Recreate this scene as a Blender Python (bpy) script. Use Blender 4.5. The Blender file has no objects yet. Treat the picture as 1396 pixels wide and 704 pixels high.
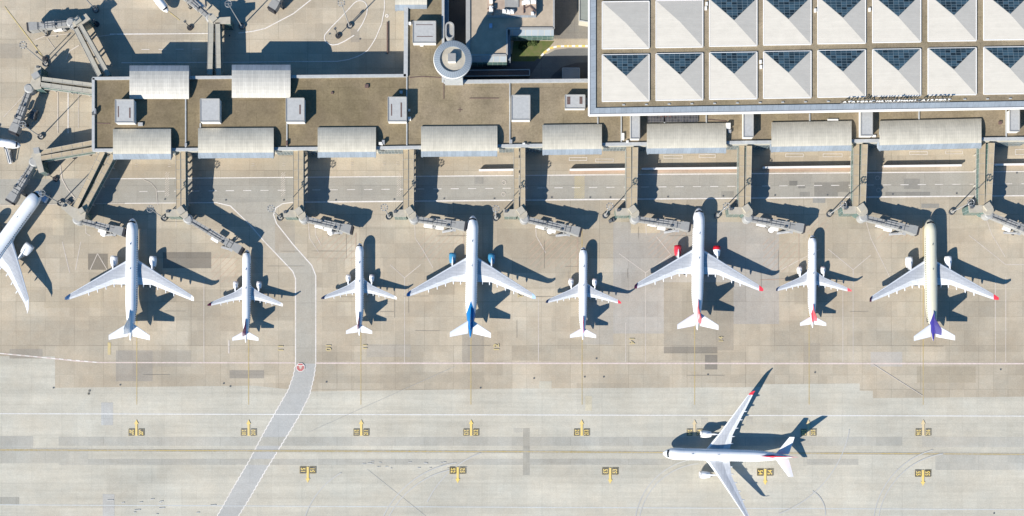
import bpy, bmesh, math, random
from mathutils import Vector, Matrix
R = math.radians
random.seed(7)
scene = bpy.context.scene
C = scene.collection

# ------------------------------------------------------------------ camera, sky, sun, exposure
S = 0.352            # metres per photo pixel on the ground
H = 550.0            # height of the drone
NX, NY = 672.0, 600.0  # photo pixel straight below the drone
NADX, NADY = (NX-698)*S, (352-NY)*S

cam_d = bpy.data.cameras.new('camera'); cam = bpy.data.objects.new('camera', cam_d); C.objects.link(cam)
cam.location = (NADX, NADY, H)
cam_d.sensor_width = 36; cam_d.lens = 36*H/(1396*S)
cam_d.shift_x = (698-NX)/1396; cam_d.shift_y = (NY-352)/1396
cam_d.clip_start = 1; cam_d.clip_end = 6000
scene.camera = cam

SUN_EL, SUN_AZ = R(32), math.atan2(-0.69, -0.72)   # azimuth of the sun: south-west (shadows fall north-east)
w = bpy.data.worlds.new('World'); scene.world = w; w.use_nodes = True
nt = w.node_tree; bg = nt.nodes['Background']
sky = nt.nodes.new('ShaderNodeTexSky'); sky.sky_type = 'NISHITA'; sky.sun_disc = False
sky.sun_elevation = SUN_EL; sky.sun_rotation = SUN_AZ
sky.air_density = 1.0; sky.dust_density = 0.4; sky.ozone_density = 3.0
tint = nt.nodes.new('ShaderNodeVectorMath'); tint.operation = 'MULTIPLY'; tint.inputs[1].default_value = (0.50, 1.08, 1.42)   # a deep, clear blue sky
nt.links.new(sky.outputs[0], tint.inputs[0]); nt.links.new(tint.outputs[0], bg.inputs[0]); bg.inputs[1].default_value = 0.06
sd = bpy.data.lights.new('sun', 'SUN'); sd.energy = 5.0; sd.angle = R(0.5); sd.color = (1.0, 0.94, 0.85)
sun = bpy.data.objects.new('sun', sd); C.objects.link(sun)
sdir = Vector((0.69*math.cos(SUN_EL), 0.72*math.cos(SUN_EL), -math.sin(SUN_EL)))   # direction the light travels
sun.rotation_euler = sdir.to_track_quat('-Z', 'Y').to_euler(); sun.location = (-200, -200, 200)
vs = scene.view_settings; vs.view_transform = 'Standard'; vs.look = 'None'; vs.gamma = 1; vs.exposure = 0.72
vs.use_curve_mapping = False

# ------------------------------------------------------------------ helpers
def P(px, py, z=0.0):
    k = (H-z)/H
    return Vector((NADX+(px-NX)*S*k, NADY+(NY-py)*S*k, z))

class MB:
    def __init__(s): s.v=[]; s.f=[]; s.mi=[]
    def add(s, vs_, fs, mi=0):
        o=len(s.v); s.v += [tuple(v) for v in vs_]
        for f in fs: s.f.append([i+o for i in f]); s.mi.append(mi)
    def prism(s, top, zb, mi=0, side=None):
        """top: list of Vectors; sides drop vertically to zb"""
        n=len(top); b=[Vector((p.x,p.y,zb)) for p in top]
        fs=[list(range(n)), list(range(2*n-1,n-1,-1))]
        s.add(list(top)+b, [fs[0]], mi)
        o=len(s.v)-2*n
        s.f.append([i+o for i in fs[1]]); s.mi.append(mi if side is None else side)
        for i in range(n):
            j=(i+1)%n
            s.f.append([o+i,o+n+i,o+n+j,o+j]); s.mi.append(mi if side is None else side)
    def box(s, c, d, rz=0, mi=0, side=None):
        """c: centre of the base, d: size"""
        M=Matrix.Rotation(rz,3,'Z'); c=Vector(c)
        t=[c+M@Vector((sx*d[0]/2, sy*d[1]/2, d[2])) for sx,sy in ((-1,-1),(1,-1),(1,1),(-1,1))]
        s.prism(t, c.z, mi, side)
    def bar(s, a, b, wd, h, mi=0, side=None):
        """rectangular bar along a-b (a,b at the centre of its top), width wd, height h"""
        a=Vector(a); b=Vector(b); d=(b-a); d.z=0
        if d.length < 1e-6: return
        d.normalize(); n=Vector((-d.y,d.x,0))*wd/2
        t=[a-n,b-n,b+n,a+n]; bt=[p-Vector((0,0,h)) for p in t]
        s.add(t+bt,[[0,1,2,3]],mi); o=len(s.v)-8
        for q in ([7,6,5,4],[0,4,5,1],[1,5,6,2],[2,6,7,3],[3,7,4,0]):
            s.f.append([o+i for i in q]); s.mi.append(mi if side is None else side)
    def tube(s, a, b, r1, r2, n=10, mi=0):
        a=Vector(a); b=Vector(b); d=(b-a).normalized()
        u=d.orthogonal().normalized(); v=d.cross(u)
        A=[a+(u*math.cos(t)+v*math.sin(t))*r1 for t in [2*math.pi*i/n for i in range(n)]]
        B=[b+(u*math.cos(t)+v*math.sin(t))*r2 for t in [2*math.pi*i/n for i in range(n)]]
        fs=[[i,(i+1)%n,n+(i+1)%n,n+i] for i in range(n)]+[list(range(n-1,-1,-1)),list(range(n,2*n))]
        s.add(A+B,fs,mi)
    def rings(s, rings, mi=0, cap=True, close=False):
        n=len(rings[0]); o=len(s.v)
        for r in rings: s.v += [tuple(p) for p in r]
        m=len(rings)
        for k in range(m if close else m-1):
            for i in range(n):
                a=o+k*n+i; b=o+k*n+(i+1)%n; k2=(k+1)%m
                s.f.append([a,b,o+k2*n+(i+1)%n,o+k2*n+i]); s.mi.append(mi(k,i) if callable(mi) else mi)
        if cap and not close:
            s.f.append([o+i for i in range(n-1,-1,-1)]); s.mi.append(0)
            s.f.append([o+(m-1)*n+i for i in range(n)]); s.mi.append(0)
    def build(s, name, mats, parent=None, smooth=False, recalc=True, origin=None):
        me=bpy.data.meshes.new(name); off=Vector(origin) if origin is not None else Vector((0,0,0))
        me.from_pydata([tuple(Vector(v)-off) for v in s.v],[],s.f)
        if not isinstance(mats,(list,tuple)): mats=[mats]
        for m in mats: me.materials.append(m)
        for p,i in zip(me.polygons,s.mi): p.material_index=i; p.use_smooth=smooth
        if recalc:
            b=bmesh.new(); b.from_mesh(me); bmesh.ops.recalc_face_normals(b,faces=b.faces); b.to_mesh(me); b.free()
        me.update()
        o=bpy.data.objects.new(name,me); C.objects.link(o)
        if origin is not None: o.location=off
        if parent is not None:
            o.parent=parent
            if origin is not None: o.location=off
        return o

def tag(o,label=None,cat=None,group=None,kind=None):
    if label: o['label']=label
    if cat: o['category']=cat
    if group: o['group']=group
    if kind: o['kind']=kind
    return o
def thing(name,label,cat,loc=(0,0,0),rz=0,group=None):
    o=bpy.data.objects.new(name,None); C.objects.link(o); o.location=loc; o.rotation_euler=(0,0,rz)
    o.empty_display_size=2
    return tag(o,label,cat,group)
def shift(mb,loc):
    """world coordinates -> coordinates local to an unrotated thing at loc"""
    l=Vector(loc); mb.v=[tuple(Vector(v)-l) for v in mb.v]; return mb

# ------------------------------------------------------------------ materials
def mat(name, col, rough=0.7, metal=0.0, var=0.12, scale=0.4, spec=0.3, bump=0.0, coat=0.0):
    m=bpy.data.materials.new(name); m.use_nodes=True; n=m.node_tree; b=n.nodes['Principled BSDF']
    b.inputs['Roughness'].default_value=rough; b.inputs['Metallic'].default_value=metal
    b.inputs['Specular IOR Level'].default_value=spec; b.inputs['Coat Weight'].default_value=coat
    if var>0:
        tc=n.nodes.new('ShaderNodeNewGeometry')
        nz=n.nodes.new('ShaderNodeTexNoise'); nz.inputs['Scale'].default_value=scale; nz.inputs['Detail'].default_value=6
        nz.inputs['Roughness'].default_value=0.65
        n.links.new(tc.outputs['Position'],nz.inputs['Vector'])
        mr=n.nodes.new('ShaderNodeMapRange'); mr.inputs['From Min'].default_value=.3; mr.inputs['From Max'].default_value=.7
        mr.inputs['To Min'].default_value=1-var; mr.inputs['To Max'].default_value=1+var
        n.links.new(nz.outputs['Fac'],mr.inputs['Value'])
        mx=n.nodes.new('ShaderNodeVectorMath'); mx.operation='SCALE'; mx.inputs[0].default_value=col
        n.links.new(mr.outputs[0],mx.inputs['Scale']); n.links.new(mx.outputs[0],b.inputs['Base Color'])
    else: b.inputs['Base Color'].default_value=(*col,1)
    return m

class NG:
    """small node-building helper"""
    def __init__(s,m): s.t=m.node_tree; s.l=s.t.links; s.N=s.t.nodes
    def node(s,ty,**kw):
        n=s.N.new(ty)
        for k,v in kw.items(): setattr(n,k,v)
        return n
    def math(s,op,a,b=None,c=None):
        n=s.node('ShaderNodeMath',operation=op)
        for i,x in enumerate((a,b,c)):
            if x is None: continue
            if isinstance(x,(int,float)): n.inputs[i].default_value=x
            else: s.l.new(x,n.inputs[i])
        return n.outputs[0]
    def noise(s,vec,scale,detail=4,rough=.6,sx=1,sy=1):
        if sx!=1 or sy!=1:
            mp=s.node('ShaderNodeMapping'); mp.inputs['Scale'].default_value=(sx,sy,1); s.l.new(vec,mp.inputs[0]); vec=mp.outputs[0]
        n=s.node('ShaderNodeTexNoise'); n.inputs['Scale'].default_value=scale; n.inputs['Detail'].default_value=detail; n.inputs['Roughness'].default_value=rough
        s.l.new(vec,n.inputs['Vector']); return n.outputs['Fac']
    def rng(s,x,a,b,c,d):
        n=s.node('ShaderNodeMapRange'); s.l.new(x,n.inputs['Value'])
        for k,v in zip(('From Min','From Max','To Min','To Max'),(a,b,c,d)): n.inputs[k].default_value=v
        return n.outputs[0]
    def scale(s,col,f):
        n=s.node('ShaderNodeVectorMath',operation='SCALE')
        if isinstance(col,tuple): n.inputs[0].default_value=col
        else: s.l.new(col,n.inputs[0])
        s.l.new(f,n.inputs['Scale']); return n.outputs[0]
    def mix(s,f,a,b):
        n=s.node('ShaderNodeMix',data_type='RGBA')
        if isinstance(f,(int,float)): n.inputs[0].default_value=f
        else: s.l.new(f,n.inputs[0])
        for i,x in ((6,a),(7,b)):
            if isinstance(x,tuple): n.inputs[i].default_value=(*x,1) if len(x)==3 else x
            else: s.l.new(x,n.inputs[i])
        return n.outputs[2]

def concrete(name,col,slab=(7.0,7.0),tint=0.10,streak=0.0,joint=0.82,patch=0.10,warm=0.06,stain=0.10,rot=0.0,big=(31,15)):
    """slabs with joints, repaired panels, mottling, stains"""
    m=bpy.data.materials.new(name); m.use_nodes=True; g=NG(m); b=g.N['Principled BSDF']
    b.inputs['Roughness'].default_value=.9; b.inputs['Specular IOR Level'].default_value=.15
    geo=g.node('ShaderNodeNewGeometry')
    mp=g.node('ShaderNodeMapping'); mp.inputs['Rotation'].default_value=(0,0,rot); g.l.new(geo.outputs['Position'],mp.inputs[0]); v=mp.outputs[0]
    def brick(w_,h_,mort,c1,c2,off=0.0,bias=0):
        t=g.node('ShaderNodeTexBrick'); t.offset=off; t.inputs['Scale'].default_value=1; t.inputs['Brick Width'].default_value=w_
        t.inputs['Row Height'].default_value=h_; t.inputs['Mortar Size'].default_value=mort; t.inputs['Mortar Smooth'].default_value=.3
        t.inputs['Color1'].default_value=(c1,c1,c1,1); t.inputs['Color2'].default_value=(c2,c2,c2,1); t.inputs['Mortar'].default_value=(c1*.5+c2*.5,)*3+(1,)
        t.inputs['Bias'].default_value=bias
        g.l.new(v,t.inputs['Vector']); return t
    b1=brick(slab[0],slab[1],.07,1-tint,1+tint)
    b2=brick(big[0],big[1],.0,1-patch,1+patch,.37)
    b3=brick(big[0]*.61,big[1]*.47,.0,1-patch*.8,1+patch*.8,.23)
    b4=brick(slab[0]*4,slab[1]*3,.11,1,1,.5)
    def val(t):
        n=g.node('ShaderNodeSeparateColor'); g.l.new(t.outputs['Color'],n.inputs[0]); return n.outputs[0]
    f=g.math('MULTIPLY',val(b1),val(b2)); f=g.math('MULTIPLY',f,val(b3))
    jn=g.noise(v,.03,3)
    jw=g.rng(jn,.35,.65,.35,1.0)
    mort=g.math('MULTIPLY',g.math('MULTIPLY',b1.outputs['Fac'],1-joint),jw); f=g.math('MULTIPLY',f,g.math('SUBTRACT',1.0,mort))
    mort2=g.math('MULTIPLY',g.math('MULTIPLY',b4.outputs['Fac'],(1-joint)*1.0),jw); f=g.math('MULTIPLY',f,g.math('SUBTRACT',1.0,mort2))
    n1=g.noise(v,.35,8,.7); f=g.math('MULTIPLY',f,g.rng(n1,.3,.7,.94,1.06))
    n2=g.noise(v,.035,6,.6); f=g.math('MULTIPLY',f,g.rng(n2,.3,.7,1-stain,1+stain*.7))
    n4=g.noise(v,1.7,3,.6); f=g.math('MULTIPLY',f,g.rng(n4,.3,.7,.91,1.09))
    n6=g.noise(v,.09,7,.75,1,1); f=g.math('MULTIPLY',f,g.rng(n6,.62,.78,1.0,.88))     # scattered darker stains
    n7=g.noise(v,.55,5,.8); f=g.math('MULTIPLY',f,g.rng(n7,.64,.80,1.0,.80))
    n8=g.noise(v,.016,8,.72); f=g.math('MULTIPLY',f,g.rng(n8,.35,.65,1-stain*.5,1+stain*.4))
    if streak>0:
        n3=g.noise(v,.12,6,.7,.06,1.0); f=g.math('MULTIPLY',f,g.rng(n3,.3,.7,1-streak,1+streak))
        n5=g.noise(v,.5,5,.7,.03,1.0); f=g.math('MULTIPLY',f,g.rng(n5,.4,.75,1+streak*.3,1-streak*.8))
    hue=g.noise(v,.03,8,.75)
    c=g.mix(g.rng(hue,.3,.7,0,1),(col[0]*(1+warm),col[1],col[2]*(1-warm)),(col[0]*(1-warm),col[1],col[2]*(1+warm)))
    g.l.new(g.scale(c,f),b.inputs['Base Color'])
    return m

def ribbed(name,col,period=1.2,axis=0,dark=.8,rough=.5,var=.06,metal=0.0,dirt=.15,lw=.12):
    m=bpy.data.materials.new(name); m.use_nodes=True; g=NG(m); b=g.N['Principled BSDF']
    b.inputs['Roughness'].default_value=rough; b.inputs['Metallic'].default_value=metal; b.inputs['Specular IOR Level'].default_value=.3
    geo=g.node('ShaderNodeNewGeometry'); sp=g.node('ShaderNodeSeparateXYZ'); g.l.new(geo.outputs['Position'],sp.inputs[0])
    x=sp.outputs[axis]; fr=g.math('FRACT',g.math('DIVIDE',x,period))
    ln=g.math('LESS_THAN',fr,lw/period*1.0 if lw<period else .1)
    idx=g.math('FLOOR',g.math('DIVIDE',x,period))
    wn=g.node('ShaderNodeTexWhiteNoise',noise_dimensions='1D'); g.l.new(idx,wn.inputs['W'])
    f=g.math('MULTIPLY',g.rng(wn.outputs['Value'],0,1,1-var,1+var),g.math('SUBTRACT',1.0,g.math('MULTIPLY',ln,1-dark)))
    n=g.noise(geo.outputs['Position'],.18,6,.7); f=g.math('MULTIPLY',f,g.rng(n,.35,.75,1.03,1-dirt))
    n=g.noise(geo.outputs['Position'],1.2,4,.7,*( (1,.15) if axis==0 else (.15,1))); f=g.math('MULTIPLY',f,g.rng(n,.4,.8,1.02,1-dirt))
    g.l.new(g.scale(col,f),b.inputs['Base Color']); return m

def gravel(name,col,line=6.0):
    m=bpy.data.materials.new(name); m.use_nodes=True; g=NG(m); b=g.N['Principled BSDF']; b.inputs['Roughness'].default_value=.95
    b.inputs['Specular IOR Level'].default_value=.1
    geo=g.node('ShaderNodeNewGeometry'); v=geo.outputs['Position']
    f=g.rng(g.noise(v,1.1,8,.85),.3,.7,.72,1.28)
    f=g.math('MULTIPLY',f,g.rng(g.noise(v,.055,7,.7),.35,.68,1.15,.70))
    f=g.math('MULTIPLY',f,g.rng(g.noise(v,.25,6,.8,.5,1),.55,.8,1,.72))
    t=g.node('ShaderNodeTexBrick'); t.offset=.5; t.inputs['Scale'].default_value=1; t.inputs['Brick Width'].default_value=line*1.6; t.inputs['Row Height'].default_value=line
    t.inputs['Mortar Size'].default_value=.09; g.l.new(v,t.inputs['Vector'])
    f=g.math('MULTIPLY',f,g.math('SUBTRACT',1.0,g.math('MULTIPLY',t.outputs['Fac'],g.rng(g.noise(v,.1,2),.45,.6,0,.28))))
    c=g.mix(g.rng(g.noise(v,.05,4,.6),.35,.65,0,1),col,(col[0]*.96,col[1]*.97,col[2]*.90))
    g.l.new(g.scale(c,f),b.inputs['Base Color']); return m

def glassy(name,col,pu=2.0,pv=2.0,line=(.5,.5,.5),lw=.14,rough=.12,axes=(0,1),var=.25):
    """tinted glass with mullions"""
    m=bpy.data.materials.new(name); m.use_nodes=True; g=NG(m); b=g.N['Principled BSDF']
    b.inputs['Roughness'].default_value=rough; b.inputs['Specular IOR Level'].default_value=.5
    geo=g.node('ShaderNodeNewGeometry'); sp=g.node('ShaderNodeSeparateXYZ'); g.l.new(geo.outputs['Position'],sp.inputs[0])
    def ax(a,p):
        if a==3: x=g.math('ADD',sp.outputs[0],sp.outputs[1])
        else: x=sp.outputs[a]
        q=g.math('DIVIDE',x,p); return g.math('LESS_THAN',g.math('FRACT',q),lw/p), g.math('FLOOR',q)
    l1,i1=ax(axes[0],pu); l2,i2=ax(axes[1],pv)
    wn=g.node('ShaderNodeTexWhiteNoise',noise_dimensions='2D'); cb=g.node('ShaderNodeCombineXYZ'); g.l.new(i1,cb.inputs[0]); g.l.new(i2,cb.inputs[1]); g.l.new(cb.outputs[0],wn.inputs['Vector'])
    c=g.scale(col,g.rng(wn.outputs['Value'],0,1,1-var,1+var))
    c=g.mix(g.math('MAXIMUM',l1,l2),c,line); g.l.new(c,b.inputs['Base Color'])
    return m

def paint(name,col,wear=.45,base=None):
    """worn paint on the ground: breaks up into the concrete colour"""
    m=bpy.data.materials.new(name); m.use_nodes=True; g=NG(m); b=g.N['Principled BSDF']; b.inputs['Roughness'].default_value=.8
    b.inputs['Specular IOR Level'].default_value=.2
    v=g.node('ShaderNodeNewGeometry').outputs['Position']
    f=g.rng(g.noise(v,.9,6,.75),.35,.65,max(0,wear-.3),min(1,wear+.3)); f2=g.rng(g.noise(v,.04,3),.35,.65,-.15,.15)
    ff=g.math('ADD',f,f2); c=g.node('ShaderNodeClamp'); g.l.new(ff,c.inputs[0])
    g.l.new(g.mix(c.outputs[0],col,base or (.395,.342,.268)),b.inputs['Base Color']); return m

BEIGE=(.402,.346,.265); LIGHT=(.462,.431,.358)
M={}
M['apron']=concrete('apron_concrete',BEIGE,tint=.06,patch=.085,warm=.05,stain=.13,joint=.72)
M['light']=concrete('taxiway_concrete',LIGHT,slab=(7.2,7.2),tint=.025,patch=.035,streak=.10,warm=.035,stain=.08,joint=.84)
M['road']=concrete('service_road_concrete',(.335,.313,.268),slab=(9,5.8),tint=.03,patch=.05,warm=.03,stain=.08)
M['asph']=concrete('grey_road_concrete',(.362,.334,.282),slab=(12,7.2),tint=.02,patch=.03,warm=.03,stain=.06)
M['asph2']=concrete('grey_road_lower',(.395,.388,.365),slab=(14,7.2),tint=.02,patch=.03,warm=.02,stain=.06)
M['brown_gravel']=gravel('gravel_roof',(.268,.216,.150))
M['hall_gravel']=gravel('hall_gravel_roof',(.27,.22,.155),3.0)
M['vault']=ribbed('vault_metal',(.55,.51,.42),1.0,0,.86,.5,var=.035,dirt=.17)
M['vaultw']=ribbed('vault_metal_clean',(.53,.505,.45),1.0,0,.84,.45)
M['glaze']=ribbed('front_glazing',(.25,.285,.325),1.9,0,.72,.3,.08)
M['eave']=ribbed('eave_panel_x',(.215,.245,.28),2.5,0,.72,.4,.06)
M['eavey']=ribbed('eave_panel_y',(.22,.25,.285),2.5,1,.72,.4,.06)
M['boxroof']=mat('roof_box_metal',(.40,.40,.39),.5,var=.10,scale=.8)
M['boxdark']=mat('roof_box_rust',(.13,.085,.075),.8,var=.3,scale=1.5)
M['white']=mat('white_metal',(.72,.70,.66),.5,var=.05)
M['parapet']=mat('parapet',(.40,.405,.40),.7,var=.12,scale=.6)
M['facade']=mat('facade',(.47,.44,.37),.7,var=.10)
M['fglass']=glassy('facade_glass',(.10,.14,.16),1.6,1.3,(.4,.4,.38),.12,axes=(0,2))
M['pyr']=ribbed('pyramid_panel',(.52,.485,.425),.9,1,.96,.5,.02,dirt=.06)
M['pglass']=glassy('pyramid_glass',(.030,.058,.078),2.4,1.3,(.20,.25,.27),.12,.35,(0,1),.7)
M['trim']=mat('white_trim',(.75,.73,.70),.5,var=.03)
M['croof']=mat('corridor_roof',(.385,.315,.215),.8,var=.12,scale=.5)
M['croof2']=mat('corridor_roof_grey',(.36,.34,.285),.8,var=.12,scale=.5)
M['cglass']=glassy('corridor_glass',(.07,.13,.12),2.4,1.6,(.26,.30,.29),.16,.2,(3,2),.25)
M['block']=mat('block_roof',(.39,.355,.29),.8,var=.12,scale=.5)
M['conc']=mat('column_concrete',(.38,.36,.32),.8)
M['jet']=mat('jet_bridge_grey',(.29,.285,.27),.55,var=.10,scale=.9)
M['jet2']=mat('jet_bridge_light',(.33,.325,.31),.55,var=.08,scale=.9)
M['dark']=mat('dark_rubber',(.035,.035,.04),.8,var=.2)
M['dgrey']=mat('dark_grey_metal',(.10,.105,.11),.6)
M['steel']=mat('galvanised_steel',(.42,.42,.42),.45,metal=.3)
M['air_white']=mat('aircraft_white',(.82,.82,.82),.30,var=.02,scale=.25,spec=.5,coat=.3)
M['cream']=mat('aircraft_cream',(.62,.59,.46),.35,var=.03,scale=.25,spec=.5,coat=.3)
M['wing']=mat('wing_grey',(.44,.455,.485),.45,var=.05,scale=.35,spec=.4)
M['flap']=mat('flap_light_grey',(.56,.57,.59),.45,var=.04,scale=.5)
M['slat']=mat('slat_metal',(.74,.75,.76),.35,var=.03)
for nm_,c_ in (('wing',(.42,.435,.46)),('flap',(.66,.67,.68))):
    m=bpy.data.materials.new('wing_panels_'+nm_); m.use_nodes=True; g=NG(m); b=g.N['Principled BSDF']; b.inputs['Roughness'].default_value=.42; b.inputs['Specular IOR Level'].default_value=.4
    tc=g.node('ShaderNodeTexCoord'); v=tc.outputs['Object']; t=g.node('ShaderNodeTexBrick'); t.offset=.37; t.inputs['Scale'].default_value=1
    for k_,x_ in (('Brick Width',3.1),('Row Height',1.35),('Mortar Size',.05)): t.inputs[k_].default_value=x_
    t.inputs['Color1'].default_value=(.95,.95,.95,1); t.inputs['Color2'].default_value=(1.04,1.04,1.04,1); t.inputs['Mortar'].default_value=(.72,.72,.74,1)
    g.l.new(v,t.inputs['Vector']); mx=g.node('ShaderNodeVectorMath',operation='MULTIPLY'); mx.inputs[0].default_value=c_; g.l.new(t.outputs['Color'],mx.inputs[1])
    f_=g.rng(g.noise(v,.5,5,.7),.35,.7,1.03,.92); g.l.new(g.scale(mx.outputs[0],f_),b.inputs['Base Color']); M[nm_]=m
M['screen']=mat('cockpit_glass',(.02,.025,.03),.1,var=0)
M['fan']=mat('fan_dark',(.05,.05,.055),.4,metal=.6,var=.2)
M['engmetal']=mat('engine_metal',(.35,.34,.33),.35,metal=.7)
for k,c in dict(maroon=(.26,.012,.07),blue=(.005,.13,.36),lblue=(.05,.22,.38),red=(.52,.03,.05),pink=(.60,.075,.10),purple=(.045,.035,.22),navy=(.04,.07,.16),pale=(.30,.42,.58),lorange=(.6,.03,.03)).items():
    M[k]=mat('paint_'+k,c,.35,var=.04,coat=.3)
M['w_line']=paint('white_line_paint',(.74,.70,.66),.18)
M['w_line2']=paint('faded_line_paint',(.62,.56,.51),.42)
M['w_line3']=paint('pale_blue_line',(.56,.60,.62),.5,(.46,.45,.42))
M['w_lineL']=paint('white_taxi_line',(.74,.73,.71),.35,(.47,.45,.42))
M['pinkl']=paint('pink_line_paint',(.66,.54,.50),.3)
M['redl']=paint('faded_red_line',(.42,.25,.19),.58)
M['yel']=paint('yellow_line_paint',(.47,.34,.09),.4)
M['yelf']=paint('faded_yellow',(.60,.47,.17),.5)
M['arrow']=paint('arrow_yellow',(.78,.56,.13),.12,(.45,.43,.38))
M['arrowf']=paint('arrow_faded',(.72,.53,.24),.35,(.45,.43,.38))
M['black']=paint('marking_black',(.05,.045,.035),.12,(.4,.38,.34))
M['redp']=paint('marking_red',(.45,.09,.10),.15)
M['oliv']=paint('dark_guide_border',(.22,.20,.15),.45,(.42,.4,.36))
M['skid']=paint('tyre_marks',(.38,.37,.35),.80,(.46,.45,.42))
M['joint']=paint('open_joint',(.24,.21,.17),.62)
M['grass']=None
def grassmat():
    m=bpy.data.materials.new('lawn'); m.use_nodes=True; g=NG(m); b=g.N['Principled BSDF']; b.inputs['Roughness'].default_value=.95
    v=g.node('ShaderNodeNewGeometry').outputs['Position']
    c=g.mix(g.rng(g.noise(v,.35,7,.8),.35,.65,0,1),(.075,.115,.022),(.15,.135,.06)); g.l.new(c,b.inputs['Base Color']); return m
M['grass']=grassmat()
M['leaf']=mat('shrub_leaves',(.05,.075,.022),.8,var=.4,scale=2)

# ------------------------------------------------------------------ ground and painted surfaces
def sheet(name,polys,z,m,kind='structure'):
    mb=MB()
    for p in polys: 
        q=[P(x,y,0) for x,y in p]
        for c in q: c.z=z
        mb.add(q,[list(range(len(q)))])
    o=mb.build(name,m,recalc=False)
    return tag(o,kind=kind)
def rect(x0,y0,x1,y1): return [(x0,y0),(x1,y0),(x1,y1),(x0,y1)]
g=MB(); g.add([(-3000,-3000,0),(3000,-3000,0),(3000,3000,0),(-3000,3000,0)],[[0,1,2,3]])
tag(g.build('ground',M['apron'],recalc=False),kind='structure')
sheet('taxiway',[[(-900,484),(75,486),(75,529),(345,526),(425,534),(700,530),(1040,528),(1040,524),(1172,523),(1172,533),(1190,533),(1190,543),(1396,541),(2400,541),(2400,1700),(-900,1700)]],.004,M['light'])
M_strip=concrete('orange_kerb_strip',(.42,.32,.24),tint=.03,patch=.05,stain=.15)
sheet('service_road',[[(127,243.5),(1800,231.5),(1800,264),(1396,267),(250,277),(-200,280),(-200,246)]],.004,M['road'])
sheet('fence_strip',[[(776,232),(853,231.4),(853,236.5),(776,237.5)],[(875,231),(1163,228),(1163,233.5),(875,236.3)]],.009,M_strip)
rl=[(295,276.5),(314,281),(340,305.7),(360,329),(399,370),(403,380),(403,496)]
rr=[(399,276),(385,278),(376,284),(373,293),(377,305),(400,334),(425,362),(430.5,376),(430.5,496)]
sheet('connecting_road',[rl+rr[::-1]],.008,M['asph'])
rl2=[(403,496),(400,512),(393,532),(375,563),(357,595),(340,628),(318,665),(296,704),(270,750),(200,880)]
rr2=[(430.5,496),(428,515),(422,539),(408,567),(391,595),(360,645),(340,680),(325,704),(298,750),(230,880)]
sheet('connecting_road',[rl2+rr2[::-1]],.008,M['asph2'])

PT={}
def patchmat(c,nm='repair_patch'):
    k=tuple(c)
    if k not in PT: PT[k]=concrete(nm,c,slab=(7,7),tint=.04,patch=.05,warm=.04,stain=.10)
    return PT[k]
def tone(f,wm=0.0,base=BEIGE): return (base[0]*f*(1+wm*.75),base[1]*f*(1+wm*.25),base[2]*f*(1-wm))
zl=.012
for (x0,y0,x1,y1,f,wm) in [
 (836,303,1062,385,.98,-.10),(836,385,905,455,1.0,-.10),(905,385,1000,440,.80,-.02),(1000,385,1062,442,.97,-.10),(905,440,1000,478,.84,-.02),
 (120,346,147,368,.55,-.04),(222,344,288,366,.55,-.05),(905,473,978,482,.62,-.04),(961,484,978,504,.60,-.06),(630,452,660,495,.82,-.04),
 (585,385,620,402,.84,0),(300,377,336,392,.90,0),(158,478,208,520,.84,-.07),(208,478,260,500,.92,-.03),(313,505,360,516,.72,-.06),(13,476,58,489,.83,-.05),
 (375,302,402,345,.90,-.04),(72,298,87,321,1.12,.02),(1083,385,1118,415,.88,0),(700,280,745,300,.84,0),(1187,480,1230,500,1.06,-.1),
 (1096,468,1118,495,.88,-.02),(1250,500,1330,522,.86,.02),(540,508,660,522,.90,0),(760,462,800,476,.9,0),(795,395,836,470,.95,-.06),(280,430,330,452,.93,0),
 (447,352,470,372,.92,0),(500,470,560,487,.96,-.05),(860,300,900,318,1.15,.03),(1120,305,1160,330,.96,0),(20,300,55,330,.94,0),(60,395,140,420,.95,.02),(160,40,250,58,.93,-.02),
 (1268,400,1300,432,.90,0),(1310,330,1390,380,1.04,0),(0,60,30,80,.86,-.03),(30,396,62,412,.93,0),(478,40,490,58,.84,-.05)]:
    sheet('repair_patch',[rect(x0,y0,x1,y1)],zl,patchmat(tone(f,wm))); zl+=.0005
for (x0,y0,x1,y1,f,wm) in [(80,596,1230,608,.86,-.03),(80,626,1170,634,.86,-.03),(0,595,45,611,.85,-.04),(713,584,722,648,.76,-.02),(138,549,154,580,.99,-.10),(140,674,156,720,.99,-.10),
 (1275,620,1420,641,.90,-.03),(1257,596,1396,610,.95,-.03),(0,678,26,688,.72,-.02),(700,584,712,590,.88,-.02),(956,570,965,580,.88,-.02),(1017,569,1026,579,.88,-.02),(798,540,807,560,1.02,.08),(735,520,752,530,.92,.03),
 (0,611,120,632,.90,-.02),(960,620,1100,636,.97,-.01)]:
    sheet('repair_patch',[rect(x0,y0,x1,y1)],zl,patchmat(tone(f,wm,LIGHT))); zl+=.0005
for (x0,y0,x1,y1,f) in [(1110,249,1142,268,.72),(1142,248,1160,262,.72),(1076,247,1087,253,.62),(1088,254,1098,257,.7),(1232,244,1254,258,.82),(1207,262,1268,267,.75),(1090,262,1104,268,.8),(1010,261,1022,266,.75),(648,242,659,251,.8),(1108,270,1125,277,.85),(983,261,1000,269,.8),(1256,278,1280,284,.8)]:
    sheet('repair_patch',[rect(x0,y0,x1,y1)],zl,patchmat(tone(f,-.02,(.335,.313,.268)))); zl+=.0005
ZM=.045
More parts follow.
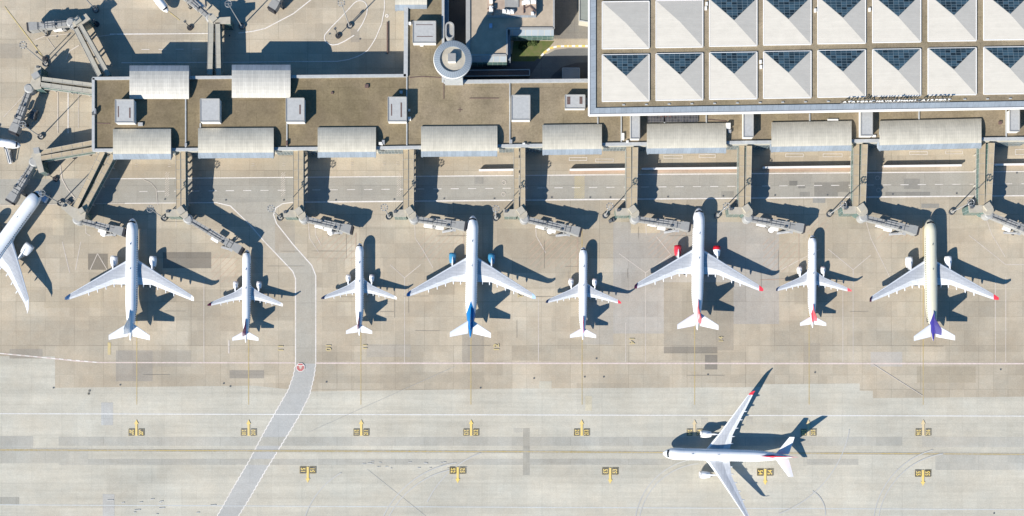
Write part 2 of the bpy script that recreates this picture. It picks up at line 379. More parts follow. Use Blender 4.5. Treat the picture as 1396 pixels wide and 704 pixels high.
def line(pts,wd,m,name='painted_line',z=None,dash=None):
    """pts in photo pixels on the ground, wd in metres"""
    global ZM
    z=z or ZM; ZM+=.0005
    mb=MB(); p=[P(x,y,0) for x,y in pts]
    if dash:
        q=[]
        on,offd=dash
        for a,b in zip(p,p[1:]):
            L=(b-a).length; t=0; d=(b-a).normalized()
            while t<L:
                q.append((a+d*t,a+d*min(t+on,L))); t+=on+offd
        for a,b in q:
            d=(b-a).normalized(); n=Vector((-d.y,d.x,0))*wd/2
            vs_=[a-n,b-n,b+n,a+n]
            for c in vs_: c.z=z
            mb.add(vs_,[[0,1,2,3]])
    else:
        L=[];Rr=[]
        for i,a in enumerate(p):
            d0=(p[i]-p[i-1]).normalized() if i>0 else None; d1=(p[i+1]-p[i]).normalized() if i<len(p)-1 else None
            d=((d0 or d1)+(d1 or d0)).normalized(); n=Vector((-d.y,d.x,0))
            k=1/max(.5,n.dot(Vector((-(d1 or d0).y,(d1 or d0).x,0))))
            n=n*wd/2*k; l=a-n; r=a+n; l.z=z; r.z=z; L.append(l); Rr.append(r)
        mb.add(L+Rr,[[i,i+1,len(p)+i+1,len(p)+i] for i in range(len(p)-1)])
    return tag(mb.build(name,m,recalc=False),kind='structure')
def area(poly,m,name='painted_area'):
    global ZM
    o=sheet(name,[poly],ZM,m); ZM+=.0005; return o
def zig(pts,amp=.7,step=7.0):
    """zipper line pixels"""
    out=[]; s=1
    for (x0,y0),(x1,y1) in zip(pts,pts[1:]):
        L=math.hypot(x1-x0,y1-y0); n=max(2,int(L/step*2)); nx,ny=-(y1-y0)/L,(x1-x0)/L
        for i in range(n):
            t=i/n; out.append((x0+(x1-x0)*t+nx*amp*s*.5,y0+(y1-y0)*t+ny*amp*s*.5)); s=-s
    return out

line(rl,.5,M['w_line']); line(rr,.5,M['w_line'])
line(zig(rl2,1.0,6),.45,M['w_line']); line(zig(rr2,1.0,6),.45,M['w_line'])
line([(150,244),(1396,234),(1700,231.5)],.45,M['w_line'])
line([(170,277.5),(295,276.5)],.4,M['w_line']); line([(399,276),(1396,267),(1700,264)],.6,M['w_line'])
line([(190,261.3),(1396,250.7),(1700,248)],.3,M['w_line'],dash=(3.9,4.4))
line([(0,482),(58,487.5),(100,492),(135,494.5)],.55,M['pinkl']); line([(0,482),(58,487.5),(135,494.5)],.5,M['w_line'],dash=(2,2))
line([(135,494.5),(403,495),],.55,M['pinkl']); line([(430.5,495.3),(1396,496),(1700,496.3)],.7,M['pinkl'])
line([(-100,564),(1396,567.5),(1700,568)],.4,M['w_lineL']); line([(-100,688),(1396,695),(1700,696.5)],.35,M['w_line3'])
line([(-100,613.3),(700,616),(1396,619.6),(1700,621)],1.1,M['oliv']); line([(-100,613.3),(700,616),(1396,619.6),(1700,621)],.4,M['yel'])
for x,y0 in ((186.5,300),(339,345),(492,330),(642,300),(793.5,310),(947,300),(1103,320),(1258.5,300)):
    line([(x+2*(y0<315)*0,y0),(x,552)],.34,M['yel'])
# faded stand outlines, hatchings, apron Ys
for x,y0 in ((551.5,379),(734,405),(880,372),(1163,368),(1357,378),(1371,378),(278,380),(853,440),(1036+113*1,380)):
    line([(x,y0),(x,494)],.28,M['w_line2'])
for cx,cy,a,b in ((551.5,379,(-20,-18),(22,-18)),(880,372,(-36,-26),(34,-24)),(1163,368,(-34,-28),(24,-20)),(1371,361,(-50,-40),(30,0))):
    line([(cx+a[0],cy+a[1]),(cx,cy)],.28,M['w_line2']); line([(cx+b[0],cy+b[1]),(cx,cy)],.28,M['w_line2'])
for p in ([(1180,300),(1187,325),(1213,378)],[(895,323),(915,348)],[(1118,340),(1065,368)],[(110,330),(103,368)],[(133,346),(123,368)],[(133,346),(146,368)],[(85,330),(95,372)],
          [(565,300),(566,325),(576,340),(590,365)],[(730,305),(731,322),(744,345)],[(420,300),(422,325),(435,345)],[(1345,300),(1352,320),(1370,350)],[(240,280),(240,310)],
          [(430,297),(430,320),(438,335)],[(117,300),(117,318),(123,322)],[(880,180+120),(881,320)]):
    line(p,.3,M['w_line2'])
def hatch(x0,y0,x1,y1,step=9,m='redl'):
    t=x0-(y1-y0)
    while t<x1:
        a=(max(t,x0),y1-(max(t,x0)-t)); b=(min(t+(y1-y0),x1),y1-(min(t+(y1-y0),x1)-t))
        if b[0]-a[0]>2: line([a,b],.22,M[m])
        t+=step
for h_ in ((430,322,485,356),(572,318,632,356),(722,326,790,366),(884,312,934,352),(1040,325,1085,372),(288,345,325,385),(1195,318,1250,330),(1100,300,1130,318)): hatch(*h_)
for p in ([(787,312),(787,322),(787,372)],[(632,318),(632,360)],[(485,318),(485,372),(488,392)],[(935,318),(935,350)],[(1089,318),(1089,378)],[(1036,392-10),(1089,380)]): line(p,.3,M['redl'])
area(rect(147,467,151,484),M['yelf']); line([(312,464),(312,482)],.7,M['w_line2'])
hatch(783,240,797,271,3,'yelf')
for hx in (225,383,541): hatch(hx,235,hx+6,268,3,'w_line2')
# north apron
line([(150,47),(284,46)],.5,M['w_line']); line([(325,45.5),(345,43),(362,39),(400,19),(424,0),(440,-15)],.5,M['w_line'])
Z8=lambda L:[(400+x/6.4,y/6.4) for x,y in L]
line(Z8([(320,390),(280,365),(270,335),(275,305),(330,240),(400,170),(530,30),(555,12),(580,8),(605,12),(625,25),(640,50),(645,80),(640,120),(630,150),(600,215),(560,275)]),.4,M['w_line'])
line(Z8([(530,310),(450,360),(390,388),(345,395),(320,390)]),.5,M['w_line'])
line(Z8([(790,-60),(795,40),(793,90),(770,210),(720,330),(685,390),(650,440),(600,475),(560,495),(480,522),(380,538),(0,540),(-400,545),(-1500,550)]),.4,M['w_line'])
line([(193,67.8),(284,67.2)],.3,M['w_line'],dash=(3.8,4.4)); 
line([(6,9),(60,80)],.45,M['yelf']); line([(222,10),(245,28)],.4,M['yelf'])
line([(108,62),(95,70),(90,82)],.5,M['w_line2']); line([(125,51),(160,47)],.4,M['w_line2']); line([(48,55),(60,50),(98,46)],.4,M['w_line2']); line([(65,53),(75,67)],.3,M['w_line2'])
line([(79,126),(79,182)],.4,M['w_line2']); line([(93,127),(93,182)],.5,M['w_line']); line([(107,128),(107,175)],.3,M['w_line2'])
line([(5,160),(38,125)],.3,M['w_line2']); line([(82,225),(85,245),(92,258),(102,270)],.5,M['w_line2'])
line([(195,244.5),(206,250),(213,258),(215,280)],.3,M['w_line2']); line([(0,280),(170,277.5)],.3,M['w_line2'])
for a in ((1122,208,1148,212),(1240,205,1264,209),(1289,204,1312,208),(1071,208,1095,212),(953,209,975,213),(905,210,930,214),(812,215,836,219),(1384,202,1400,209),(776,213,800,217)):
    x0,y0,x1,y1=a; y0+=2; y1+=2; line([(x0,y0),(x1,y0),(x1,y1),(x0,y1),(x0,y0)],.22,M['w_line'])
for x in (186,231,298,345,387,480,524,542): 
    y=226-(x-186)*.008; line([(x-2,y-1.6),(x+2,y-1.6)],.2,M['w_line2']); line([(x-2,y+1.6),(x+2,y+1.6)],.2,M['w_line2'])
def ring(cx,cy,r,m,wd=.3,n=20,a0=0,a1=2*math.pi): line([(cx+r*math.cos(a0+(a1-a0)*i/n),cy+r*math.sin(a0+(a1-a0)*i/n)) for i in range(n+1)],wd,m)
for c in ((1196,243),(1197.5,259.5),(687,249),(686.5,265)): ring(*c,2.6,M['w_line2'])
ring(527.5,22,1.8,M['w_line'],.4,14)
# tyre marks on the taxiway
for (cx,cy,r,a0,a1) in ((960,720,95,R(175),R(268)),(960,722,90,R(180),R(265)),(1010,560,150,R(10),R(70)),(1300,720,110,R(185),R(255)),(1300,722,104,R(190),R(262)),(640,760,130,R(200),R(262)),(640,762,124,R(205),R(258)),(520,740,110,R(190),R(240)),
   (1090,700,35,R(300),R(365)),(700,740,130,R(205),R(250))):
    ring(cx,cy,r,M['skid'],.55,40,a0,a1)
line([(500,640),(580,704)],.14,M['skid']); line([(420,590),(620,500)],.12,M['skid'])
line([(1190,497),(1258,540)],.3,M['w_line2'])
for x,y in ((121,537),(122,533)): area(rect(x-1.3,y-1.3,x+1.3,y+1.3),M['black'],'drain_cover')
for x,y in ((73,529),(164,525),(305,523),(655,529),(728,516),(797,514),(823,514),(813,489),(965,511),(1111,508),(1364,504),(1355,700),(445,521),(314,527),
            (313,49),(225,272),(308,273),(387,273),(458,273),(537.5,272),(605.5,271),(674,271),(752,269.5),(804.5,269.5),(832,269.5),(910.5,268.5),(986,267.5),(1056.5,266.5),(1128,266),(1217,265),(1304,264),(1386,236),(78,50),(76,76),(50,63),(449.5,46.5),(491,53.5)):
    area(rect(x-1.0,y-1.0,x+1.0,y+1.0),M['dgrey'],'drain_cover')
for k in range(26):
    x=random.uniform(80,1300); y=random.choice((303,322,343,364,385,405,425,452,472,512)); y+=random.uniform(-.5,.5)
    line([(x,y),(x+random.uniform(12,60),y+random.uniform(-.3,.3))],.13,M['joint'])
for k in range(14):
    x=random.uniform(60,1380); y=random.uniform(300,440); line([(x,y),(x,y+random.uniform(10,40))],.15,M['joint'])
# cracks / seal lines in the taxiway
for k in range(20):
    x=random.uniform(480,640); y=random.choice((631,637.5))+random.uniform(-1.5,1.5); line([(x,y),(x+random.uniform(2,6),y+random.uniform(-.8,.8))],.35,M['skid'])
for k in range(12):
    x=random.uniform(120,310); y=random.choice((690,686,699))+random.uniform(-6,4); line([(x,y),(x+random.uniform(2,9),y+random.uniform(-1,1))],.5,M['skid'])

# lettering helper: a flat or raised mesh from the built-in font
def text_mesh(body,size,extrude=0.0,bold=0.0,wide=1.0):
    cu=bpy.data.curves.new('lettering','FONT'); cu.body=body; cu.size=size; cu.extrude=extrude; cu.offset=bold; cu.align_x='CENTER'; cu.align_y='CENTER'
    ob=bpy.data.objects.new('lettering',cu); C.objects.link(ob); bpy.context.view_layer.update()
    me=bpy.data.meshes.new_from_object(ob.evaluated_get(bpy.context.evaluated_depsgraph_get()))
    bpy.data.objects.remove(ob); bpy.data.curves.remove(cu)
    for v in me.vertices: v.co.x*=wide
    return me
def stand_mark(ax,ytail,up,text,fade=False,halfw=4.2):
    """arrow with a black number panel on either side"""
    mk=M['arrowf'] if fade else M['arrow']
    s=-1 if up else 1
    area([(ax-1.5,ytail),(ax+1.5,ytail),(ax+1.5,ytail+s*16),(ax-1.5,ytail+s*16)],mk,'painted_arrow')
    area([(ax-3,ytail+s*16),(ax+3,ytail+s*16),(ax,ytail+s*22)],mk,'painted_arrow')
    cy=ytail+s*4.6
    for sd_,cx in ((-1,ax-6.7),(1,ax+6.7)):
        area(rect(cx-halfw-.3,cy-4.9,cx+halfw+.3,cy+4.9),M['yelf'],'number_panel_border')
        area(rect(cx-halfw,cy-4.6,cx+halfw,cy+4.6),M['black'],'number_panel')
        me=text_mesh(text,2.9 if len(text)==2 else 2.35,bold=.07,wide=.78 if len(text)==2 else .72)
        me.transform(Matrix.Scale(1.0 if len(text)==2 else 1.15,4,(0,1,0)))
        me.materials.append(M['arrow'])
        o=bpy.data.objects.new('stand_number',me); C.objects.link(o); q=P(cx,cy,0)
        o.location=(q.x,q.y,ZM+.004); o.rotation_euler=(0,0,R(90) if sd_>0 else R(-90)); tag(o,kind='structure')
for ax,tx,fd in ((186,'209',0),(339,'210',0),(492.5,'211',0),(642.2,'212',0),(793,'213',0),(946.7,'214',1),(1102,'215',1),(1258.5,'216',1)):
    stand_mark(ax,594.3,True,tx,fd,3.8)
for ax,yt,tx in ((419.6,636.5,'51'),(624,637,'52'),(831.7,638,'53'),(1043,639.5,'54'),(1258,641,'55')):
    stand_mark(ax,yt,False,tx)
def ground_text(tx,px,py,size,rz,m):
    me=text_mesh(tx,size,bold=.08); me.materials.append(m); o=bpy.data.objects.new('stand_number',me); C.objects.link(o)
    q=P(px,py,0); o.location=(q.x,q.y,ZM+.01); o.rotation_euler=(0,0,rz); tag(o,kind='structure')
ground_text('10',447.5,474,3.6,R(-90),M['yelf']); ground_text('11',383,475,3.6,R(90),M['yelf']); ground_text('11',498,473,3.0,R(90),M['yelf'])
ground_text('12',677,474,3.6,R(90),M['yelf']); ground_text('14',861,465,3.6,R(-90),M['yelf']); ground_text('14',983,463,3.0,R(90),M['yelf']); ground_text('12',709,401,3.6,R(-90),M['yelf'])
# octagonal stop marking
oc=lambda r:[(409.7+r*math.cos(R(22.5+45*i)),501+r*math.sin(R(22.5+45*i))) for i in range(8)]
area(oc(6.3),M['w_line'],'stop_marking'); area(oc(5.5),M['redp'],'stop_marking'); area(rect(404.6,498.2,414.8,499.1),M['w_line'],'stop_marking'); area([(407.5,499.1),(412,499.1),(410.4,503.6),(409,503.6)],M['w_line2'],'stop_marking')

# ------------------------------------------------------------------ terminal
def wall_poly(px,z,zb,m_top,m_side,name,parent,loc):
    mb=MB(); mb.prism([P(x,y,z) for x,y in px],zb,0,1); return shift(mb,loc).build(name,[m_top,m_side],parent)
TZ=12.5
tl=P(640,150,0); term=thing('terminal_building','long flat gravel-roofed airport terminal with parapets, vaulted metal roof strips and grey roof boxes','terminal',tl)
roof=[(127,107),(555,103),(554,-60),(604,-60),(604,112),(803,110),(803,145),(1700,138),(1700,184),(1396,188),(850,195.5),(500,201),(127,204)]
mb=MB(); mb.prism([P(x,y,TZ) for x,y in roof],TZ-1.0,0,0); shift(mb,tl).build('roof',M['brown_gravel'],term)
mb=MB(); mb.prism([P(x,y,TZ-1.003) for x,y in roof],0,0,0); shift(mb,tl).build('wall',M['facade'],term)
for nm_,px_,col_ in (('west',[(128,108),(391,105.5),(391,202.3),(128,203.8)],(.205,.162,.105)),('mid',[(391.3,105.5),(553.6,104),(554,200.6),(391.3,202.3)],(.225,.178,.115)),('arm',[(556,-50),(603,-50),(603,104),(556,104)],(.235,.19,.13))):
    mb=MB(); mb.prism([P(x,y,TZ+.02) for x,y in px_],TZ-.3); shift(mb,tl).build('gravel_field',gravel('weathered_gravel_'+nm_,col_),term)
def parapet(pts,wd=.9,h=.7,m='parapet',z=TZ):
    mb=MB()
    for (a,b) in zip(pts,pts[1:]): mb.bar(P(*a,z+h),P(*b,z+h),wd,h+.6)
    shift(mb,tl).build('parapet',M[m],term)
parapet([(127,106.5),(127,204.5)],1.3,.9); parapet([(126,107),(553.5,103)],1.3,.9); parapet([(553,104.5),(554,-60)],1.9,.9)
parapet([(604,-60),(604,112)],1.2,.9); parapet([(605,111.5),(803,109.8)],1.6,.9); parapet([(126,204.8),(500,201.8),(850,196.3),(1396,188.8),(1700,185)],1.3,.8)
for x,y0,y1 in ((253,134,202),(391,166,201),(554.5,104,200),(695,111,199),(815,160,172),(847,157,196),(906,157,168),(1253,150,163),(1372,148,190),(1104,155,166),(963,157,168),(273,168,175)):
    parapet([(x,y0),(x,y1)],.55,.5)
# lintel strips below parapets on the south face, with window bands (each its own part)
for x0,x1 in ((133,153),(235,269),(375,432),(514,573),(680,739),(822,881),(992,1051),(1163,1199),(1340,1400)):
    yl=lambda x:204.8-(x-126)*.0126
    mb=MB(); a=P(x0,yl(x0)+.4,TZ-2.2); b=P(x1,yl(x1)+.4,TZ-2.2); mb.bar(a,b,2.4,1.6); shift(mb,tl).build('canopy',M['facade'],term)
    mb=MB(); a=P(x0+.6,yl(x0)+1.6,TZ-5); b=P(x1-.6,yl(x1)+1.6,TZ-5); a=Vector((a.x,P(x0,yl(x0),TZ).y-.55,TZ-4.4)); b=Vector((b.x,P(x1,yl(x1),TZ).y-.55,TZ-4.4))
    mb.bar(a,b,.3,4.0); shift(mb,tl).build('window',M['fglass'],term)
    mb=MB(); a=Vector((a.x,a.y,3.6)); b=Vector((b.x,b.y,3.6)); mb.bar(a,b,.3,2.8); shift(mb,tl).build('window',M['fglass'],term)

def vault(x0,y0,x1,y1,dy=0,flip=False,m='vault',base=TZ):
    """curved metal roof. y0 = north edge, y1 = south edge; dy = slope of both edges in px over its length"""
    arch=lambda u:.8+2.1*(1-((u-.55)/.55)**2)-(.8*max(0,(u-.8)/.2)**1.5)
    us=(0,.04,.1,.18,.28,.4,.52,.64,.74,.82); ug=(.82,.88,.94,1.0)
    if flip:
        ar=lambda u:1.2+2.0*(1-((u-.5)/.5)**2)
        secs=[('roof_glazing',[(u,ar(u)) for u in (0,.06,.12,.17)],'glaze'),('vaulted_roof',[(u,ar(u)) for u in (.17,.28,.4,.52,.64,.76,.86,.94,1)],m)]
    else: secs=[('vaulted_roof',[(u,arch(u)) for u in us],m),('roof_glazing',[(u,max(-1.6,arch(u)-.1-8*(u-.82))) for u in ug],'glaze')]
    top=[]
    o=None
    for nm,pr,mm in secs:
        mb=MB(); rings=[]
        for u,h in pr:
            z=base+h; y=y0+(y1-y0)*u
            a=P(x0,y,z); b=P(x1,y+dy,z); rings.append([a,b,b-Vector((0,0,.35)),a-Vector((0,0,.35))])
        mb.rings(rings); shift(mb,tl)
        ob=mb.build(nm,M[mm],term); 
        if o is None or nm=='vaulted_roof': o=ob
        top+= [(u,h) for u,h in pr]
    # end walls + trim
    mb=MB()
    for xx,dd in ((x0,0),(x1,dy)):
        r=[]
        for u,h in top:
            z=base+h-.36; p=P(xx,y0+(y1-y0)*u+dd,z); p.x+=(.5 if xx==x0 else -.5); r.append(p)
        bt=[Vector((p.x,p.y,min(TZ-2.6,p.z))) for p in r]
        q=r+bt[::-1]; off=Vector((.25,0,0)); n=len(q)
        mb.add([p-off for p in q]+[p+off for p in q],[list(range(n)),list(range(2*n-1,n-1,-1))]+[[i,(i+1)%n,n+(i+1)%n,n+i] for i in range(n)])
    shift(mb,tl).build('end_wall',M['glaze'],term)
    yy=y0 if not flip else y1
    a=P(x0+1,yy,base+.5); b=P(x1-1,yy+dy,base+.5); q=Vector((0,-.3 if not flip else .5,0))
    mb=MB(); mb.bar(a+q+Vector((0,0,.2)),b+q+Vector((0,0,.2)),.4,1.2); shift(mb,tl).build('clerestory_wall',M['white' if flip else 'parapet'],term)
for v in ((154,176.2,233,217.5,-.3),(270,175,373,216,-.5),(433,174,512.5,215,-.5),(574,172.5,678,214,-.8),(739.5,170.5,820.5,211.5,-1),(882,169,990,210,-1.2),(1052,167,1161,207.5,-2),(1199.5,165,1338,205.5,-3.3)): 
    x0,ya,x1,yb,d=v; vault(x0,ya,x1,yb,d,m='vault')
vault(176.5,89.5,257.5,135,0,True,'vaultw'); vault(316,88.5,396,133.5,0,True,'vaultw'); vault(538.5,-30,582,14.5,0,False,'vault')

def roofbox(x0,y0,x1,y1,h=4.2,st=None,m='boxroof'):
    mb=MB(); z=TZ+h; mb.prism([P(x0,y0,z),P(x1,y0,z),P(x1,y1-2,z),P(x0,y1-2,z)],TZ,0,1)
    o=shift(mb,tl).build('roof_box',[M[m],M['white']],term)
    a=P(x0,y1-2,z); b=P(x1,y1-2,z)
    mb=MB(); 
    for c,d in ((P(x0,y0,z+.25),P(x1,y0,z+.25)),(P(x0,y0,z+.25),P(x0,y1-2,z+.25)),(P(x1,y0,z+.25),P(x1,y1-2,z+.25)),(a+Vector((0,0,.25)),b+Vector((0,0,.25)))): mb.bar(c,d,.35,.5)
    shift(mb,tl).build('box_trim',M['jet2'],o)
    for sx0,sy0,sx1,sy1 in (st or []):
        mb=MB(); mb.prism([P(sx0,sy0,z+.05),P(sx1,sy0,z+.05),P(sx1,sy1,z+.05),P(sx0,sy1,z+.05)],z-.05); shift(mb,tl).build('roof_drain',M['boxdark'],o)
roofbox(157,136,182,169,st=[(160.5,145,162,160),(176,147,178,161)]); roofbox(273,135,299,168); roofbox(390,134,414.5,168,st=[(408,143,410,156)])
roofbox(529,132.5,554,167.5,st=[(533,142,534.5,158),(546,140,548,160)]); roofbox(697.5,130,722.5,165.5,3.8); roofbox(770.5,129.5,797.5,150,3,st=[(773,132,777.5,142.5),(790,132,794,142)])
roofbox(563,29,594,60.5,3.6,st=[(567,33.5,590,34.3),(568,49.5,590,50.4)])
for x0,x1,yb in ((860,872,191),(1014,1027,189),(1174,1189.5,187),(1377,1390,181)): roofbox(x0,150,x1,yb,3.6)
# vents and small plant on the roof, all screwed to it
def rooflet(x,y,sx,sy,h,m='white'):
    mb=MB(); q=P(x,y,TZ); mb.box((q.x,q.y,TZ),(sx,sy,h)); shift(mb,tl).build('roof_vent',M[m],term)
for a in ((129,156,1.6,1.4,1.6,'dgrey'),(131,153,.8,2.4,1.8,'steel'),(192,170,2.2,1.5,.8,'boxroof'),(500,118,1.8,1.6,.7,'boxdark'),(453,127,1,1,.5,'boxdark'),(558.5,163,1.4,1.4,1.8,'white'),(547,126.5,1.4,1.4,.8,'steel'),
          (558,151,.9,1.0,.9,'white'),(559,33,1.2,1.2,1.2,'white'),(575,62,1.6,1.2,.8,'white'),(519.5,197,1.8,1.2,1.8,'white'),(523,195,1.2,1.8,1.8,'steel'),(696.5,194,1.2,1.6,1.5,'steel'),(714,196.5,1.2,.7,.9,'white'),(720,196.8,1.2,.7,.8,'dgrey'),
          (799.5,136,1.2,1.4,.6,'jet2'),(799.5,141,1.2,1.4,.6,'jet2'),(849,187,1.2,3.2,1,'white'),(855,194,1.1,1.1,1,'white'),(992,173,2,2.6,1.8,'white'),(994,180,1.5,1.5,1.2,'steel'),(254,128+70,1,1.5,1,'steel'),(1172,162,.8,3.6,.6,'white'),
          (1135,164,5,.8,.6,'white'),(1191,186,1.8,1,.6,'white'),(1363,168,1.4,1.4,.7,'boxdark'),(1247,186.5,1,1,.8,'white'),(391.5,196,.7,2.2,1.2,'boxdark'),(627,150,.3,2.2,.1,'boxdark'),(627,150,2.2,.3,.12,'boxdark')): rooflet(*a)
mb=MB(); mb.prism([P(883,157,TZ+.5),P(952,157,TZ+.5),P(952,166,TZ+.5),P(883,167,TZ+.5)],TZ); shift(mb,tl).build('glazed_roof_panel',glassy('dark_rooflight',(.07,.07,.08),1.4,1.4,(.22,.21,.19),.15),term)
for i in range(3):
    mb=MB(); mb.prism([P(x,y,TZ+.62) for x,y in rect(900+i*6,157.5,903+i*6,160)],TZ+.5); shift(mb,tl).build('red_roof_panel',M['boxdark'],term)
# dark seams on the roof
for p in ([(127,168),(150,168.5)],[(558,106),(575,104.5),(604,106)],[(605,108),(605,135)],[(640,134),(680,134)],[(860,172),(861,172)],[(965,163),(990,165),(990,172)]):
    mb=MB()
    for a,b in zip(p,p[1:]): mb.bar(P(*a,TZ+.15),P(*b,TZ+.15),.35,.2)
    shift(mb,tl).build('roof_seam',M['boxdark'],term)

# ------------------------------------------------------------------ hall with pyramid roofs
HZ=21.0
hl=P(1100,80,0); hall=thing('terminal_hall','large hall roofed with rows of cream pyramids, most with one dark glass face','hall',hl)
mb=MB(); hp=[(812,-120),(1700,-120),(1700,128),(1396,138),(812,147.5)]
mb.prism([P(x,y,HZ) for x,y in hp],HZ-1.2); shift(mb,hl).build('roof',M['hall_gravel'],hall)
mb=MB(); mb.prism([P(x,y,HZ-1.3) for x,y in ((816,-120),(1700,-120),(1700,125),(1396,135),(816,144.5))],0); shift(mb,hl).build('wall',M['facade'],hall)
mb=MB(); mb.prism([P(812.4,-120,HZ+.5),P(812.4,147.3,HZ+.5),P(803.6,155.8,HZ-1.0),P(803.6,-120,HZ-1.0)],HZ-1.6); shift(mb,hl).build('eave',M['eavey'],hall)
mb=MB(); mb.prism([P(812.4,147.4,HZ+.5),P(1396,138,HZ+.5),P(1700,133,HZ+.5),P(1700,140.6,HZ-1),P(1396,146.4,HZ-1.0),P(803.7,155.9,HZ-1.0)],HZ-1.61); shift(mb,hl).build('eave',M['eave'],hall)
mb=MB(); mb.bar(P(803,-120,HZ-.6),P(803,157,HZ-.6),.75,1.4); mb.bar(P(803,157,HZ-.63),P(1396,147.2,HZ-.63),.75,1.4); mb.bar(P(1396,147.2,HZ-.63),P(1700,142,HZ-.63),.75,1.4); shift(mb,hl).build('gutter',M['trim'],hall)
cols=[(821,885),(894.3,958.2),(967.3,1032),(1041,1105.8),(1115,1180),(1189.8,1255.3),(1265.3,1331),(1341.3,1408),(1418,1485)]
rowsT=[(-71,-7),(3,67)]; 
for ci,(x0,x1) in enumerate(cols):
    d=-(ci*1.55)
    for ri,(y0,y1) in enumerate(((-71,-7),(3,67),(75,138.5))):
        if ri==1: y0_,y1_=y0+d*1.1-.3,y1+d*1.1-.3
        elif ri==2: y0_,y1_=y0+d*.95,y1+d*.92
        else: y0_,y1_=y0+d*1.2,y1+d*1.2
        z=HZ+.5; c4=[P(x0,y0_,z),P(x1,y0_-.8,z),P(x1,y1_-.8,z),P(x0,y1_,z)]
        ap=(c4[0]+c4[1]+c4[2]+c4[3])/4; ap.z=z+2.1
        # three opaque faces and a base rim; slope faces given thickness down to the roof
        def tri(a,b,c,m,nm,par=None,zz=0.0,inset=0.0):
            mb=MB(); cen=(a+b+c)/3; q=[p.lerp(cen,inset)+Vector((0,0,zz)) for p in (a,b,c)]
            lo=[p-Vector((0,0,.4)) for p in q]
            mb.add(q+lo,[[0,1,2],[5,4,3],[0,3,4,1],[1,4,5,2],[2,5,3,0]]); return shift(mb,hl).build(nm,m,par)
        mb=MB(); q=[c4[3],c4[2],c4[1],c4[0]]
        mb.add(c4+[ap]+[p-Vector((0,0,.5)) for p in c4],[[3,2,4],[2,1,4],[0,3,4],[1,0,4],[5,6,7,8],[0,1,6,5],[1,2,7,6],[2,3,8,7],[3,0,5,8]])
        pyr=shift(mb,hl).build('pyramid_roof',M['pyr'],hall)
        if not(ri==1 and ci<2):
            tri(c4[0],c4[1],ap,M['pglass'],'glass_face',pyr,.12,.035)
        mb=MB()
        for a,b in ((c4[0],c4[1]),(c4[1],c4[2]),(c4[2],c4[3]),(c4[3],c4[0])): mb.bar(a+Vector((0,0,.12)),b+Vector((0,0,.12)),.35,.5)
        shift(mb,hl).build('rim',M['trim'],pyr)
# duct between the pyramid rows and roof-edge bits
for i in range(18):
    x=850+i*31; 
    if x>1400: break
    mb=MB(); q=P(x,144-(x-812)*.0165,HZ); mb.box((q.x,q.y,HZ),(1.2,.5,.4)); shift(mb,hl).build('roof_vent',M['parapet'],hall)
for x,y in ((962,12),(963,6),(1036.5,85),(1037,92),(1111,15),(1185,14)):
    mb=MB(); q=P(x,y,HZ); mb.box((q.x,q.y,HZ),(1,1.6,.8)); shift(mb,hl).build('roof_vent',M['white'],hall)

# standing letters on the hall's south roof edge
sl=P(1220,139.5,HZ); sign=thing('roof_sign','row of upright white letters on the roof edge of the pyramid-roofed hall','sign',sl)
def sy(x): return 141.5-(x-1145)*.0235
for word,xa,xb in (('ATATÜRK',1147,1188),('HAVALİMANI',1192,1248),('AIRPORT',1254,1294)):
    n=len(word); pitch=(xb-xa)/n
    for i,ch in enumerate(word):
        x=xa+pitch*(i+.5); q=P(x,sy(x),HZ)
        me=text_mesh(ch,2.3,.12,.06); me.transform(Matrix.Scale(1.05 if ch not in 'Iİ' else 1.3,4,(1,0,0)))
        me.transform(Matrix.Rotation(R(90),4,'X')); me.materials.append(M['trim'])
        o=bpy.data.objects.new('letter',me); C.objects.link(o); o.parent=sign; o.location=(q.x-sl.x,q.y-sl.y,2.3)
mb=MB()
mb.bar(P(1146,sy(1146),HZ+1.45),P(1295,sy(1295),HZ+1.45),.14,.14); mb.bar(P(1146,sy(1146),HZ+.8),P(1295,sy(1295),HZ+.8),.14,.14)
for i in range(26):
    x=1147+i*5.9; q=P(x,sy(x),HZ+1.45); mb.box((q.x,q.y,HZ),(.12,.12,1.45)); mb.bar(q-Vector((0,0,.2)),q+Vector((0,1.6,-1.3)),.1,.12)
shift(mb,sl).build('sign_frame',M['steel'],sign)

# ------------------------------------------------------------------ control tower
tq=P(617,109.5,0); tower=thing('control_tower','round control tower with a ribbed grey ring roof and small white cabin on top','tower',tq)
def lathe(mb,c,prof,n=48,mi=0):
    rr_=[[Vector((c[0]+r*math.cos(2*math.pi*i/n),c[1]+r*math.sin(2*math.pi*i/n),z)) for i in range(n)] for r,z in prof]
    mb.rings(rr_,mi,cap=False)
T0=34.0
tc=P(617,80.5,T0); cc=(tc.x,tc.y)
mb=MB(); mb.box((cc[0],cc[1]-.5,0),(8.4,9.5,T0-5)); shift(mb,tq).build('shaft',M['parapet'],tower)
m_ring=bpy.data.materials.new('radial_ribs'); m_ring.use_nodes=True; g=NG(m_ring); b=g.N['Principled BSDF']; b.inputs['Roughness'].default_value=.4
geo=g.node('ShaderNodeNewGeometry'); sp=g.node('ShaderNodeSeparateXYZ'); g.l.new(geo.outputs['Position'],sp.inputs[0])
an=g.math('ARCTAN2',g.math('SUBTRACT',sp.outputs[1],cc[1]),g.math('SUBTRACT',sp.outputs[0],cc[0]))
fr=g.math('LESS_THAN',g.math('FRACT',g.math('MULTIPLY',an,48/(2*math.pi))),.14)
g.l.new(g.mix(fr,(.255,.29,.32),(.13,.155,.185)),b.inputs['Base Color'])
